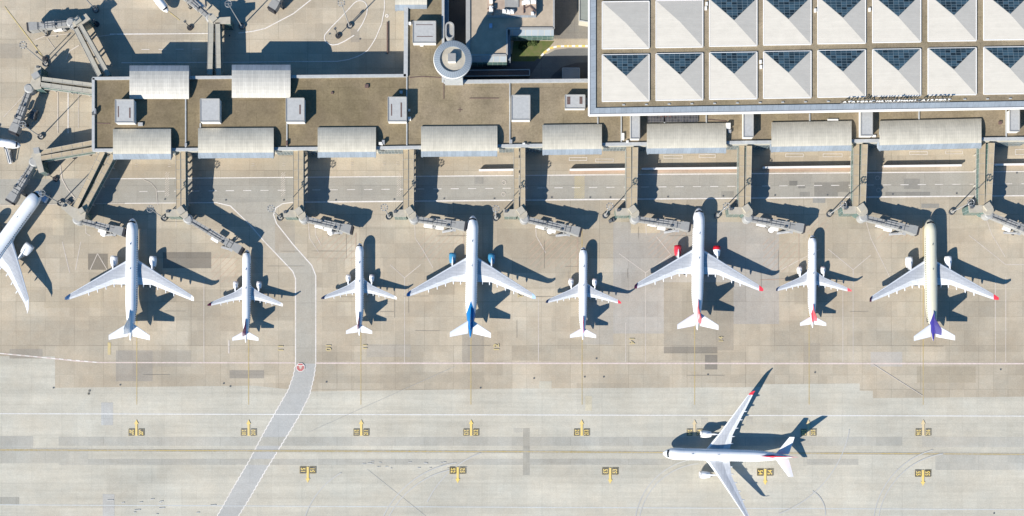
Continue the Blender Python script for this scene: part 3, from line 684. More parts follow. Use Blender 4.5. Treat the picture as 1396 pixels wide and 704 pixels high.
RO=8.6; mb=MB(); lathe(mb,cc,[(RO-1.2,T0-6),(RO-.1,T0-3),(RO,T0-1.2),(RO-.2,T0-.75),(5.9,T0-.2),(5.7,T0-.2),(5.7,T0-1.4)]); shift(mb,tq).build('ring_roof',m_ring,tower,smooth=False)
mb=MB(); lathe(mb,cc,[(RO+.03,T0-1.9),(RO+.08,T0-1.0),(RO-.15,T0-.68)]); shift(mb,tq).build('ring_rim',M['trim'],tower)
mb=MB(); lathe(mb,cc,[(5.75,T0-1.0),(.01,T0-.9)],40); lathe(mb,cc,[(RO-1.3,T0-6),(.01,T0-6)],40); shift(mb,tq).build('upper_deck',M['block'],tower)
mb=MB(); mb.box((cc[0]-.3,cc[1]+.2,T0-1.0),(3.5,3.7,2.4),0,0,1); shift(mb,tq).build('cabin',[M['jet'],M['white']],tower)
mb=MB(); q=P(613,41.5,17.0)
def capsule(c,rx,ly,n=10): 
    pts=[]
    for i in range(n+1): a=math.pi*i/n; pts.append(Vector((c.x+rx*math.cos(a),c.y+ly+rx*math.sin(a),c.z)))
    for i in range(n+1): a=math.pi+math.pi*i/n; pts.append(Vector((c.x+rx*math.cos(a),c.y-ly+rx*math.sin(a),c.z)))
    return pts
mb.prism(capsule(q-Vector((0,0,1.2)),1.9,1.9),0); 
ro=capsule(q,2.1,1.9); ri=capsule(q,1.45,1.9); n=len(ro)
mb.rings([[p-Vector((0,0,2)) for p in ro],ro,ri,[p-Vector((0,0,2)) for p in ri]],cap=False)
shift(mb,tq).build('stair_shaft',M['jet2'],tower)

# ------------------------------------------------------------------ buildings and yard behind the terminal
bl=P(680,40,0); bb=thing('office_building','tan flat-roofed L-shaped building with stepped white glazed terraces behind the round tower','building',bl)
BZ=12.0
LP=[(641,-60),(755,-60),(755,38),(691,38),(691,74),(641,74)]
mb=MB(); mb.prism([P(x,y,BZ) for x,y in LP],BZ-.8); shift(mb,bl).build('roof',mat('tan_roof',(.40,.33,.25),.85,var=.14,scale=.3),bb)
mb=MB(); mb.prism([P(x,y,BZ-.81) for x,y in LP],0); shift(mb,bl).build('wall',M['facade'],bb)
mb=MB()
for a,b in (((638,-60),(638,74.5)),((691,39),(691,75)),((755,-60),(755,39)),((641,75),(691,75)),((691,38.6),(755,38.6))): mb.bar(P(*a,BZ+.6),P(*b,BZ+.6),2.0 if a[0]==638 else .8,1.0)
shift(mb,bl).build('parapet',M['jet2'],bb)
m_terr=glassy('terrace_glass',(.30,.34,.37),3.0,2.4,(.42,.38,.30),.2,.3,(0,1),.08)
for x0,x1,y0 in ((643,691,76),(695,755,40)):
    mb=MB(); mb.prism([P(x0,y0,BZ-.3),P(x1,y0,BZ-.3),P(x1,y0+9,8),P(x0,y0+9,8)],7.2); shift(mb,bl).build('terrace_glazing',m_terr,bb)
    mb=MB(); a=P(x0,y0+9,8); b=P(x1,y0+9,8); mb.bar(a-Vector((0,.2,.02)),b-Vector((0,.2,.02)),.4,5); shift(mb,bl).build('window',M['cglass'],bb)
mb=MB(); mb.prism([P(692,40,8),P(696,40,8),P(696,82,8),P(692,82,8)],0); shift(mb,bl).build('glazed_stairwell',M['glaze'],bb)
mb=MB(); mb.prism([P(x,y,BZ+3) for x,y in ((664,-60),(731,-60),(731,21),(664,21))],BZ,0,1); ph=shift(mb,bl).build('penthouse',[mat('penthouse_roof',(.36,.28,.22),.85,var=.15,scale=.4),M['glaze']],bb)
mb=MB(); mb.prism([P(x,y,BZ+3.4) for x,y in ((688,-20),(707,-20),(707,10),(688,10))],BZ+3); shift(mb,bl).build('grey_deck',M['jet'],ph)
for x,y,sx,sy_,h in ((669.5,2,1.6,2.4,2),(669.5,14,1.8,2.4,2),(688,17,2.2,1.8,1.6),(693,17.5,2.0,1.8,1.6),(698,17,1.8,1.6,1.5),(703,-2,1.4,1.4,1.6),(714,5,1.8,1.6,1.2),(726,19,1.4,1.4,.8),(718,2,3,3,1.6),(727,2,2.5,2.5,1.8)):
    q=P(x,y,BZ+3); mb=MB(); mb.box((q.x,q.y,BZ+3),(sx,sy_,h)); mb.tube((q.x,q.y,BZ+3+h),(q.x,q.y,BZ+3.3+h),min(sx,sy_)*.4,min(sx,sy_)*.35,10); shift(mb,bl).build('cooling_unit',M['white'],ph)
mb=MB()
for a,b in (((672,0),(672,21)),((664.5,12),(676,12)),((714,12),(722,8)),((714,-5),(714,18)),((722,8),(730,16))): mb.bar(P(*a,BZ+3.6),P(*b,BZ+3.6),.4,.5)
shift(mb,bl).build('pipework',M['boxdark'],ph)
mb=MB(); q=P(669,36,BZ); mb.box((q.x,q.y,BZ),(1.5,1.9,1.0)); shift(mb,bl).build('skylight',M['pale'],bb)
# covered link in the yard, low blocks
def lowblock(name,label,cat,px,z,mt,ms):
    c=P(sum(p[0] for p in px)/len(px),sum(p[1] for p in px)/len(px),0); t=thing(name,label,cat,c)
    mb=MB(); mb.prism([P(x,y,z) for x,y in px],z-.5); shift(mb,c).build('roof',mt,t)
    mb=MB(); mb.prism([P(x+.0,y,z-.51) for x,y in px],0); shift(mb,c).build('wall',ms,t)
    mb=MB(); n=len(px)
    for i in range(n): mb.bar(P(*px[i],z+.35),P(*px[(i+1)%n],z+.35),.4,.5)
    shift(mb,c).build('parapet',M['parapet'],t)
    return t
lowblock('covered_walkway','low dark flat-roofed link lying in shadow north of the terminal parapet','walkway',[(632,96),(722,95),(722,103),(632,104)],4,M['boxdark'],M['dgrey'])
lowblock('plant_room','small flat white plant room in the shaded yard beside the curved road','building',[(767,93),(790,93),(790,108),(767,108)],4,M['jet2'],M['facade'])
lowblock('annex_building','grey-green flat annex with a chamfered corner against the hall edge','building',[(790,-40),(803,-40),(803,30),(790,28)],7,mat('annex_roof',(.24,.26,.24),.8,var=.1),M['facade'])
lowblock('glass_canopy','long narrow blue glass canopy beside the deep dark yard','canopy',[(605.5,-60),(611,-60),(611,58),(605.5,58)],10,M['glaze'],M['cglass'])
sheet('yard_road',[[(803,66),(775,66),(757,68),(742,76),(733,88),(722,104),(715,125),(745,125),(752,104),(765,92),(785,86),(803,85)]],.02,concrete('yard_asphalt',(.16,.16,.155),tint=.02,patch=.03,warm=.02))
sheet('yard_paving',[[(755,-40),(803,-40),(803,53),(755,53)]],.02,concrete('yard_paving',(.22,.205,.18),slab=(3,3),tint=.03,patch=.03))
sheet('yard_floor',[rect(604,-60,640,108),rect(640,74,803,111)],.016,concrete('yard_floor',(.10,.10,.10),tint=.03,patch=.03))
sheet('lawn',[[(700,56),(756,56),(748,66),(738,76),(728,84),(697,84)],],.03,M['grass'])
tag(line([(735,80),(742,72),(750,66),(760,63.5),(775,63),(803,63)],.9,M['trim'],name='kerb',z=.06),kind='structure')
line([(735,80),(742,72),(750,66),(760,63.5),(775,63),(803,63)],1.0,M['arrow'],name='kerb_marking',z=.07,dash=(1.6,1.6))
def shrub(px,py,r,label):
    q=P(px,py,0); t=thing('shrub',label,'shrub',q,0,'shrubs on the lawn')
    mb=MB(); mb.tube((0,0,0),(0,0,r*.8),.12,.06,6); mb.build('stem',M['boxdark'],t)
    mb=MB(); rnd=random.Random(int(px*7))
    for i in range(420):
        d=Vector((rnd.gauss(0,1),rnd.gauss(0,1),rnd.gauss(0,1))).normalized()*r*(.45+.6*rnd.random()); d.z=abs(d.z)*.9+.3
        u=Vector((rnd.gauss(0,1),rnd.gauss(0,1),rnd.gauss(0,1))).normalized()*.22; v=u.orthogonal().normalized()*.2
        mb.add([d-u-v,d+u-v,d+u+v,d-u+v],[[0,1,2,3]])
    mb.build('foliage',M['leaf'],t,recalc=False)
shrub(728,59,1.6,'dark shrub on the lawn against the glazed terrace, right of the other two'); shrub(721,60,1.2,'small shrub in the middle of the lawn edge below the terrace'); shrub(712,64,1.9,'big dark shrub on the shaded left side of the lawn')

# ------------------------------------------------------------------ fixed walkways (double corridors) and end blocks
def corridor(mb_list,a,b,wd,z1,z2,h=4.3): pass
def walkway(label,cors,block=None,mroof='croof',caps=(),cols_=3,bz=9.0,extra=None):
    c=P(*cors[0][1][:2],0); t=thing('fixed_walkway',label,'walkway',c,0,'elevated glazed walkways between terminal and gates')
    for (a,b,wpx) in cors:
        A=P(a[0],a[1],a[2]); B=P(b[0],b[1],b[2]); wd=wpx*S*.98
        mb=MB(); mb.bar(A,B,wd,.45); shift(mb,c).build('corridor_roof',M[mroof],t)
        d=Vector((0,0,.46)); mb=MB(); mb.bar(A-d,B-d,wd-.25,3.1); shift(mb,c).build('glazed_wall',M['cglass'],t)
        d=Vector((0,0,3.57)); mb=MB(); mb.bar(A-d,B-d,wd,.6); shift(mb,c).build('corridor_floor',M['conc'],t)
        # roof seams
        mb=MB(); n=int((B-A).length/4.5); dn=(B-A).normalized(); pn=Vector((-dn.y,dn.x,0))*(wd/2-.05)
        for i in range(1,n):
            q=A.lerp(B,i/n)+Vector((0,0,.08)); mb.bar(q-pn,q+pn,.14,.1)
        for s_ in (-1,1): mb.bar(A+pn*s_+Vector((0,0,.12)),B+pn*s_+Vector((0,0,.12)),.12,.14)
        shift(mb,c).build('roof_ribs',M['conc'],t)
        for i in range(cols_):
            q=A.lerp(B,(i+.5)/cols_); mb=MB(); mb.tube((q.x,q.y,0),(q.x,q.y,q.z-4.1),.45,.45,12); shift(mb,c).build('column',M['conc'],t)
    if block:
        for poly in block:
            mb=MB(); mb.prism([P(x,y,bz) for x,y in poly],bz-.6); shift(mb,c).build('end_block_roof',M['block'],t)
            mb=MB(); q=[P(x,y,bz-.62) for x,y in poly]; ce=sum(q,Vector())/len(q); mb.prism([p+(ce-p).normalized()*.25 for p in q],.05); shift(mb,c).build('glazed_end_wall',M['cglass'],t)
    for (x,y,sx,sy_,h,mm,rz) in caps:
        q=P(x,y,bz); mb=MB(); mb.box((q.x,q.y,bz),(sx,sy_,h),rz,0); shift(mb,c).build('lift_housing',M[mm],t)
    return t
gates=[ # name-bit, L top/bottom centre x, width px, R top/bottom centre x, width, ytop, ybot
 ('plane with plain white tail',242.5,243,6.2,249.5,250,6.6,205,284,'just right of the leftmost south walkway pair'),
 ('x',403,403,6.6,410.2,410.2,7,205,285,''),
 ('x',552.8,552.8,7,560.6,560.6,7.2,204,284.5,''),
 ('x',703.8,703.8,7,712.5,712.5,7,202,284,''),
 ('x',857,856.8,7,866,864.5,8,201,282.5,''),
 ('x',1011,1010.5,7.4,1021.3,1019.5,7.6,199,281,''),
 ('x',1167.5,1166.5,8,1179,1176,8.2,197,280,''),
 ('x',1339.5,1338.3,8,1352,1347.7,8.2,195,278.5,'')]
glab=['double walkway ending between the plain white jet and the leftmost purple-tailed jet',
 'double walkway ending just left of the curved connecting road loop, above purple-tailed jets',
 'double walkway just left of the blue-tailed jet with blue engines',
 'double walkway just right of the blue-tailed jet with blue engines',
 'double walkway just left of the jet with red engine covers',
 'double walkway just right of the jet with red engine covers',
 'double walkway just left of the cream jet with violet tail',
 'double walkway just right of the cream jet with violet tail']
for gi,(nm,lt,lb,lw,rt,rb,rw,yt,yb,_) in enumerate(gates):
    ex=rb+rw/2
    y0=yb+1.2
    blk=[[(lb-18,y0+.5),(lb+1,y0+.2),(lb+1,y0+10),(lb-16.5,y0+10)],[(lb+1.2,y0),(ex,y0-1.5),(ex+3,y0+6),(ex+2.6,y0+10),(ex-2,y0+13.5),(lb+6,y0+12.5),(lb+1.2,y0+9)]]
    caps=[(ex-6,y0+2.5,3.2,3.2,1.4,'block',R(35)),(lb-14,y0+3.4,1.3,1.1,.9,'dgrey',0)]
    walkway(glab[gi],[((lt,yt,9.0),(lb,yb+1.5,9.0),lw),((rt,yt,11.2),(rb,yb+.5,9.3),rw)],blk,caps=caps,cols_=4)
walkway('slanting corridor pair from the southwest terminal corner towards the plain white jet',[((140,207,11),(102.5,283,9),7),((154,211,9.2),(112.5,288,9),7)],[[(86,276),(99,282),(117,288),(116,298),(107,302),(97,296),(83,283)]],caps=[(112,288,2.4,2.4,1.6,'block',R(30)),(88,281,1.2,1,.8,'dgrey',0)])
walkway('lower corridor pair leaving the west end of the terminal, green glazed block',[((126,194.5,9.3),(56,208,9),6),((126,204,9),(56,215.8,9),6)],[[(47,203),(56,204),(56,218),(60,234),(53,236),(48,219),(42,213)]],caps=[(51,206,2.6,2.6,1.4,'jet2',R(10))])
walkway('upper of the two corridor pairs leaving the west end of the terminal',[((126,116,9.3),(57,107.5,9),5),((126,125,9),(55,115.5,9),6.2)],[[(48,90),(56,90),(55,104),(56,121),(47,122),(41,114),(44,104)]],mroof='croof2',caps=[(50,104,3.4,2.6,1.5,'jet2',R(30)),(52,91.5,1.2,1,.8,'dgrey',0)])
walkway('narrow V of corridors rising from the northwest corner of the terminal',[((136,104,9.0),(102,37,9),6.4),((148,103,9.2),(109,34,9.0),5.6)],[[(98,31),(117,18.5),(123,26),(107,37),(101,40)]],mroof='croof2',caps=[(106,29,3.6,3,1.3,'croof2',R(35))])
walkway('pair of corridors leaving the north side of the terminal between two vaulted roofs',[((285.8,102,9.5),(287.5,31,9),7.2),((298,103,9.0),(296.5,31,9.0),6.6)],[[(284,21),(300,24),(314,23),(314,32.5),(284,32.5)]],mroof='croof2',caps=[(291,26,3,3,1.2,'block',R(40))])
walkway('corridor pair at the extreme right edge next to the last gate',[((1499,193,9),(1497,277,9),7.5),((1510,193,11),(1506,277,9.3),7.5)])

# ------------------------------------------------------------------ jet bridges
def jet_bridge(label,s,e,z=7.4,stair=True,unit=True,cabrot=0.0,wheels=.78):
    A=P(s[0],s[1],z); B=P(e[0],e[1],z-.3); c=Vector((A.x,A.y,0)); t=thing('jet_bridge',label,'jet bridge',c,0,'jet bridges at the gates')
    d=(B-A); d.z=0; L=d.length; d.normalize(); n=Vector((-d.y,d.x,0)); up=Vector((0,0,1))
    mb=MB(); mb.tube((A.x,A.y,z-3.6),(A.x,A.y,z+.2),2.3,2.3,20); mb.tube((A.x,A.y,z+.2),(A.x,A.y,z+.6),2.2,1.6,20); mb.tube((A.x,A.y,0),(A.x,A.y,z-3.6),.55,.55,12)
    shift(mb,c).build('rotunda',M['jet2'],t)
    p0=A+d*1.8; m1=A+d*(L*.42); m2=A+d*(L*.72); p3=B-d*2.4
    mb=MB(); mb.bar(p0,m1+d*1.5,2.5,2.7); shift(mb,c).build('inner_tunnel',M['jet'],t)
    mb=MB(); mb.bar(m1+up*.22,m2+up*.22,3.0,3.1); shift(mb,c).build('middle_tunnel',M['jet2'],t)
    mb=MB(); mb.bar(m2-d*.8+up*.45,p3+up*.45,3.2,3.5); shift(mb,c).build('outer_tunnel',M['jet'],t)
    mb=MB()   # ribs and roof rails
    for k in range(int(L/2.2)):
        q=A+d*(2.4+k*2.2); 
        if (q-A).length>L-3: break
        f=(q-A).length/L; w2=1.3 if f<.42 else (1.55 if f<.72 else 1.75); zz=.1 if f<.42 else (.32 if f<.72 else .55)
        mb.bar(q-n*w2+up*zz,q+n*w2+up*zz,.12,.14)
    mb.bar(m1+n*.6+up*.5,p3+n*.6+up*.6,.12,.15); mb.bar(p0-n*.5+up*.25,m2-n*.5+up*.45,.3,.2)
    mb.box((m2-n*1.2+up*.4-up*0),(1.1,.8,.6),math.atan2(d.y,d.x)); mb.box((m1+n*.5+up*.3),(.8,.8,.5),math.atan2(d.y,d.x))
    shift(mb,c).build('roof_ribs',M['dgrey'],t)
    # cab
    mb=MB(); q=B; ang=math.atan2(d.y,d.x)+cabrot; cd=Vector((math.cos(ang),math.sin(ang),0)); cn=Vector((-cd.y,cd.x,0))
    pts=[q-d*2.6-n*1.75,q-cn*2.05,q+cd*1.5-cn*2.1,q+cd*1.5+cn*1.9,q+cn*2.0,q-d*2.6+n*1.75]
    for p in pts: p.z=z+.35
    mb.prism(pts,z-3.7); cab=shift(mb,c).build('cab',M['jet'],t)
    mb=MB(); a=q+cd*1.5; mb.bar(a-cn*2.0+up*.5+cd*.5,a+cn*1.8+up*.5+cd*.5,1.0,3.7); shift(mb,c).build('canopy_bellows',M['dark'],cab)
    # wheel bogie
    q=A+d*(L*wheels); mb=MB()
    for s_ in (-1,1): mb.box((q.x+n.x*1.9*s_,q.y+n.y*1.9*s_,.9),(.5,.5,z-2.4),ang)
    mb.bar(q-n*2.3-up*(z-1.3)+up*0,q+n*2.3-up*(z-1.3),.9,.6); shift(mb,c).build('lift_frame',M['jet'],t)
    for s_ in (-1,1):
        w_=q+n*2.3*s_; mb=MB(); mb.tube((w_.x-n.x*.3,w_.y-n.y*.3,.65),(w_.x+n.x*.3,w_.y+n.y*.3,.65),.65,.65,14); shift(mb,c).build('wheel',M['dark'],t)
    if stair:
        a=B-d*3.5-n*2.1; a.z=z-3.2; b_=B-d*9-n*3.2; b_.z=.3
        mb=MB(); mb.bar(a,b_,1.0,.25); mb.bar(a+n*.5+up*1.0,b_+n*.5+up*1.0,.06,.08); mb.bar(a-n*.5+up*1.0,b_-n*.5+up*1.0,.06,.08); mb.box((a.x+d.x*.3,a.y+d.y*.3,a.z-.2),(1.6,1.4,.25),ang); shift(mb,c).build('service_stair',M['steel'],t)
    mb=MB(); q=A+d*(L*.55)-n*.2; mb.box((q.x-n.x*1.9,q.y-n.y*1.9,z-4.4),(3.8,1.3,1.1),ang); shift(mb,c).build('air_unit',M['trim'],t)
    return t
JB=[((105.5,300),(163.5,315),'jet bridge nearest the nose of the big plain white jet on the left',0,0),
 ((256,298.5),(324,339),'long jet bridge slanting down to the nose of the leftmost purple-tailed jet',1,0),
 ((413.5,298),(474,312),'jet bridge ending beside the curved connecting road, above the small purple-tailed jet',1,0),
 ((564,298.3),(629,307.5),'jet bridge docked left of the nose of the blue-engined jet',0,0),
 ((715,298.3),(786,315),'jet bridge just right of the nose of the blue-tailed jet',1,0),
 ((866,298),(935,308.5),'jet bridge docked left of the nose of the red-engined jet',0,0),
 ((1020,297.5),(1091,310.5),'jet bridge just right of the red-engined jet, above the pink-red-tailed jet',1,0),
 ((1177,296.3),(1246,313.5),'jet bridge docked left of the nose of the cream jet',0,0),
 ((1348,292.5),(1404,315),'rightmost jet bridge, cut by the right edge of the photo',0,0),
 ((46,221),(16,270),'jet bridge beside the nose of the angled white jet at the left edge',0,0),
 ((39.5,121),(19.5,176),'jet bridge pointing down to the small jet nose at the left edge',0,0),
 ((97,31),(44,36.5),'jet bridge pointing left in the top left corner',0,0),
 ((287,25),(250,-8),'jet bridge at the top edge, right of the small jet nose',0,0)]
for s_,e_,l_,u_,cr in JB: jet_bridge(l_,s_,e_)
jet_bridge('tip of a jet bridge hanging in from the top edge, its rotunda out of view',(392,-24),(373,8))

# ground service things
def air_cart(px,py,label,r=1.45):
    q=P(px,py,0); t=thing('air_cart',label,'service cart',q,R(15),'round white ground units beside the jet bridges')
    mb=MB(); mb.box((0,0,.5),(3.0,2.0,.4)); mb.bar((1.5,0,.8),(3.4,0,.6),.12,.1); mb.build('chassis',M['dgrey'],t)
    for sx in (-1,1):
        for sy_ in (-1,1): mb=MB(); mb.tube((sx*1.0,sy_*1.0,.4),(sx*1.0,sy_*.75,.4),.4,.4,12); mb.build('wheel',M['dark'],t)
    mb=MB(); lathe(mb,(0,0),[(r,.9),(r,2.0),(r*.85,2.5),(r*.5,2.8),(.01,2.9)],24); mb.build('drum',M['trim'],t,smooth=True)
air_cart(142.7,319.5,'round white drum unit under the jet bridge by the plain white jet'); air_cart(451.3,317.8,'round white drum unit below the jet bridge beside the curved connecting road')
air_cart(749.7,315.7,'round white drum unit below the jet bridge right of the blue-tailed jet'); air_cart(1050.8,314,'round white drum unit below the jet bridge left of the pink-red-tailed jet')
def box_truck(px,py,rz,label,L=6.2,col='trim'):
    q=P(px,py,0); t=thing('service_truck',label,'service truck',q,rz,'service trucks parked under the jet bridges')
    mb=MB(); mb.box((-.6,0,.9),(L*.68,2.3,2.2)); mb.build('body',M[col],t)
    mb=MB(); mb.box((L*.38,0,.6),(L*.26,2.1,1.5)); mb.box((L*.34,0,2.1),(L*.18,1.9,.45)); mb.build('cab',M['jet2'],t)
    mb=MB(); mb.box((L*.5+.03,0,1.4),(.08,1.8,.6)); mb.build('windscreen',M['screen'],t)
    for sx in (-L*.28,L*.36):
        for sy_ in (-1,1): mb=MB(); mb.tube((sx,sy_*1.15,.45),(sx,sy_*.85,.45),.45,.45,12); mb.build('wheel',M['dark'],t)
box_truck(438,309.5,R(-14),'white truck under the jet bridge above the small purple-tailed jet at mid left')
box_truck(586,308.5,R(-8),'white truck below the jet bridge left of the blue-engined jet'); box_truck(738,310,R(-15),'white truck beside the drum unit right of the blue-tailed jet')
box_truck(890,306.5,R(-9),'white truck below the jet bridge left of the red-engined jet'); box_truck(1038,306.5,R(-12),'white truck beside the drum unit below the jet bridge left of the pink-red-tailed jet')
box_truck(1200,308.5,R(-15),'white truck below the jet bridge left of the cream jet'); box_truck(1372,306,R(-20),'white truck beside the rightmost jet bridge')
box_truck(64,271.5,R(60),'small pale blue truck beside the nose of the angled white jet',4.2,'pale'); box_truck(83,41,R(5),'white truck under the jet bridge in the top left corner')
box_truck(48,158,R(75),'dark service truck beside the jet bridge pointing down at the left edge',5,'dgrey')
# airstairs by the west aircraft
q=P(14,214,0); t=thing('airstairs','mobile grey boarding stairs under the small jet nose at the left edge','stairs',q,R(8))
mb=MB(); mb.box((0,0,.5),(2.4,6,.6)); mb.build('chassis',M['jet2'],t)
mb=MB(); mb.bar((0,3.2,3.4),(0,-3.6,1.0),1.5,.3); mb.box((0,3.6,3.2),(1.8,1.6,.25)); mb.build('stair_flight',M['steel'],t)
for s_ in (-1,1): mb=MB(); mb.bar((s_*.8,4.2,4.4),(s_*.8,3.2,4.4),.08,.9); mb.bar((s_*.8,3.2,4.4),(s_*.8,-3.6,2.0),.08,.5); mb.build('handrail',M['jet2'],t)
for sx in (-1,1):
    for y_ in (-2,2): mb=MB(); mb.tube((sx*1.2,y_,.45),(sx*.95,y_,.45),.45,.45,12); mb.build('wheel',M['dark'],t)
# small black cones / chocks cluster replaced by tugs
def tug(px,py,rz,label):
    q=P(px,py,0); t=thing('baggage_tug',label,'tug',q,rz,'dark tugs parked on the apron')
    mb=MB(); mb.box((0,0,.35),(2.8,1.5,.7)); mb.box((-.5,0,1.05),(1.2,1.3,.5)); mb.build('body',M['dgrey'],t)
    for sx in (-.9,.9):
        for sy_ in (-1,1): mb=MB(); mb.tube((sx,sy_*.8,.35),(sx,sy_*.55,.35),.35,.35,10); mb.build('wheel',M['dark'],t)
tug(833.5,301.5,R(20),'small dark tug beside the walkway end block of the red-engined jet'); tug(94,276,R(-40),'dark tug by the end block of the slanting walkway')

# ------------------------------------------------------------------ blast fences along the service road
FN=[((653,233.2),(700,232.5),'short white fence just right of the blue-tailed jet, leftmost of the fences'),((777,232.6),(853,231.6),'white fence ending left of the walkway to the red-engined jet'),
 ((875,231.2),(1007,230),'long white fence between the red-engined jet walkway and the next one right'),((1040,229.6),(1163,228),'white fence between the two walkways right of the red-engined jet'),
 ((1205,227.8),(1311,226.5),'free-standing white fence between the last two walkway pairs at right'),((1356,225.6),(1410,225),'white fence at the right edge, right of the last walkway')]
for a,b,l_ in FN:
    c=P(*a,0); t=thing('blast_fence',l_,'fence',c,0,'white fences along the service road')
    A=P(a[0],a[1]-1,2.5); B=P(b[0],b[1]-1,2.5); mb=MB(); mb.bar(A,B,.9,.3); shift(mb,c).build('top_rail',M['trim'],t)
    mb=MB(); mb.bar(A-Vector((0,0,.31)),B-Vector((0,0,.31)),.25,2.15); shift(mb,c).build('panel',M['pinkl'] and mat('fence_panel',(.45,.36,.32),.7),t)
    n=int((B-A).length/5)
    for i in range(n+1):
        q=A.lerp(B,i/n); mb=MB(); mb.box((q.x,q.y+.3,0),(.3,.5,2.2)); shift(mb,c).build('post',M['conc'],t)
# long low brown kerb wall on the north apron
c=P(528,60,0); mb=MB(); mb.bar(P(528,30,.7),P(528,73,.7),.6,.7); tag(shift(mb,c).build('low_wall',M['boxdark'],origin=None),'thin dark brown low wall near the north arm of the terminal','wall').location=c

# ------------------------------------------------------------------ light masts
def light_mast(px,py,h,label,ringr=1.5):
    q=P(px,py,0); t=thing('light_mast',label,'light mast',q,0,'tall floodlight masts on the apron')
    mb=MB(); mb.tube((0,0,.4),(0,0,h),.30,.13,12); mb.build('pole',M['steel'],t)
    mb=MB(); lathe(mb,(0,0),[(1.1,0),(1.1,.5),(.01,.5)],18); mb.build('base',M['conc'],t)
    mb=MB(); lathe(mb,(0,0),[(1.45,0.0),(1.45,1.0),(1.3,1.0),(1.3,0)],18); mb.build('guard_ring',M['dgrey'],t)
    mb=MB(); rr_=[]
    for i in range(20):
        a=2*math.pi*i/20; d=Vector((math.cos(a),math.sin(a),0)); cc_=d*ringr+Vector((0,0,h-.3)); rr_.append([cc_+d*.1*math.cos(b_)+Vector((0,0,.1*math.sin(b_))) for b_ in (0,R(90),R(180),R(270))])
    mb.rings(rr_,close=True)
    for i in range(4): a=R(90*i); mb.tube((0,0,h-.3),(ringr*math.cos(a),ringr*math.sin(a),h-.3),.06,.06,6)
    mb.build('head_ring',M['steel'],t)
    for i in range(8):
        a=R(45*i+20); mb=MB(); mb.box((ringr*math.cos(a),ringr*math.sin(a),h-.75),(.55,.4,.5),a); mb.build('floodlight',M['dgrey'],t)
    return t
MS=[((82.5,277.5),23,'tall light mast at the end block of the slanting walkway'),((224,298),23,'tall light mast left of the walkway between the plain white jet and leftmost purple-tailed jet'),
 ((382,297.5),23,'tall light mast beside the curved connecting road'),((530,296),23,'tall light mast at the walkway leading to the blue-engined jet'),((675.8,298),23,'tall light mast just right of the nose of the blue-engined jet'),
 ((825,294.5),23,'tall light mast at the walkway leading to the red-engined jet'),((977.5,294.4),23,'tall light mast just right of the nose of the red-engined jet'),((1130,292.5),23,'tall light mast right of the pink-red-tailed jet nose'),
 ((1297,289.5),23,'tall light mast right of the cream jet nose'),((62.5,87.5),27,'tall light mast beside the upper west walkway'),((56,187),22,'tall light mast between the two west walkways'),
 ((330,36.5),29,'tall light mast right of the north walkway pair'),((476.5,36),30,'tall light mast standing in the teardrop marking on the north apron')]
for (x,y),h_,l_ in MS: light_mast(x,y,h_,l_)
light_mast(131,14,29,'tall light mast near the top edge above the northwest walkway block')
def short_pole(px,py,h,label):
    q=P(px,py,0); t=thing('camera_pole',label,'pole',q,0,'short poles with a dark head')
    mb=MB(); mb.tube((0,0,0),(0,0,h),.22,.18,10); mb.build('pole',M['dgrey'],t)
    mb=MB(); lathe(mb,(0,0),[(1.3,0),(1.3,.8),(.9,.8),(.01,.8)],16); mb.build('base',M['dark'],t)
    mb=MB(); mb.box((0,0,h),(1.3,.7,.7),R(45)); mb.build('head',M['dgrey'],t)
short_pole(76,244.5,9,'short dark pole right of the green glazed west walkway block'); short_pole(62,81,10,'short dark pole beside the mast at the upper west walkway')
short_pole(259,38.5,8.5,'short dark pole left of the north walkway pair'); short_pole(461,49.5,10,'short dark pole below the mast in the teardrop marking'); short_pole(132,155.5-130+8,5,'short dark pole at the northwest walkway block')

# ------------------------------------------------------------------ aircraft
def fus_mat(base,tailc=None,y0=0,slope=1.0,sweep=0.0):
    """fuselage paint: window row, seams, optional tail colour aft of a slanted line"""
    m=bpy.data.materials.new('fuselage_paint'); m.use_nodes=True; g=NG(m); b=g.N['Principled BSDF']
    b.inputs['Roughness'].default_value=.3; b.inputs['Coat Weight'].default_value=.3
    tc=g.node('ShaderNodeTexCoord'); v=tc.outputs['Object']; sp=g.node('ShaderNodeSeparateXYZ'); g.l.new(v,sp.inputs[0])
    x,y,z=sp.outputs
    f=g.rng(g.noise(v,.3,4,.6),.35,.65,.965,1.02)
    col=g.scale(base,f)
    seam=g.math('LESS_THAN',g.math('FRACT',g.math('DIVIDE',y,5.3)),.02); col=g.mix(g.math('MULTIPLY',seam,.3),col,(.35,.36,.38))
    return m,g,b,col,x,y,z
def fuselage_material(sp_,paint_):
    base=paint_.get('body',(.82,.82,.82)); m,g,b,col,x,y,z=fus_mat(base)
    wz=sp_['cz']+sp_['R']*.30
    row=g.math('LESS_THAN',g.math('ABSOLUTE',g.math('SUBTRACT',z,wz)),.26)
    hole=g.math('LESS_THAN',g.math('FRACT',g.math('DIVIDE',y,1.06)),.55)
    L=sp_['L']; rngy=g.math('LESS_THAN',g.math('ABSOLUTE',g.math('ADD',y,L*.02)),L*.37)
    wm=g.math('MULTIPLY',g.math('MULTIPLY',row,hole),rngy); col=g.mix(wm,col,(.05,.06,.07))
    if 'tail' in paint_:
        # tail colour runs up the fin root: aft of a slanted line and above the mid line
        ty=L/2-sp_['finroot'][0]+paint_.get('fwd',2)
        k=g.math('LESS_THAN',g.math('ADD',y,g.math('MULTIPLY',g.math('ABSOLUTE',x),paint_.get('slant',6))),ty)
        up=g.math('GREATER_THAN',z,sp_['cz']+sp_['R']*paint_.get('low',.6)); col=g.mix(g.math('MULTIPLY',k,up),col,paint_['tail'])
    g.l.new(col,b.inputs['Base Color']); return m
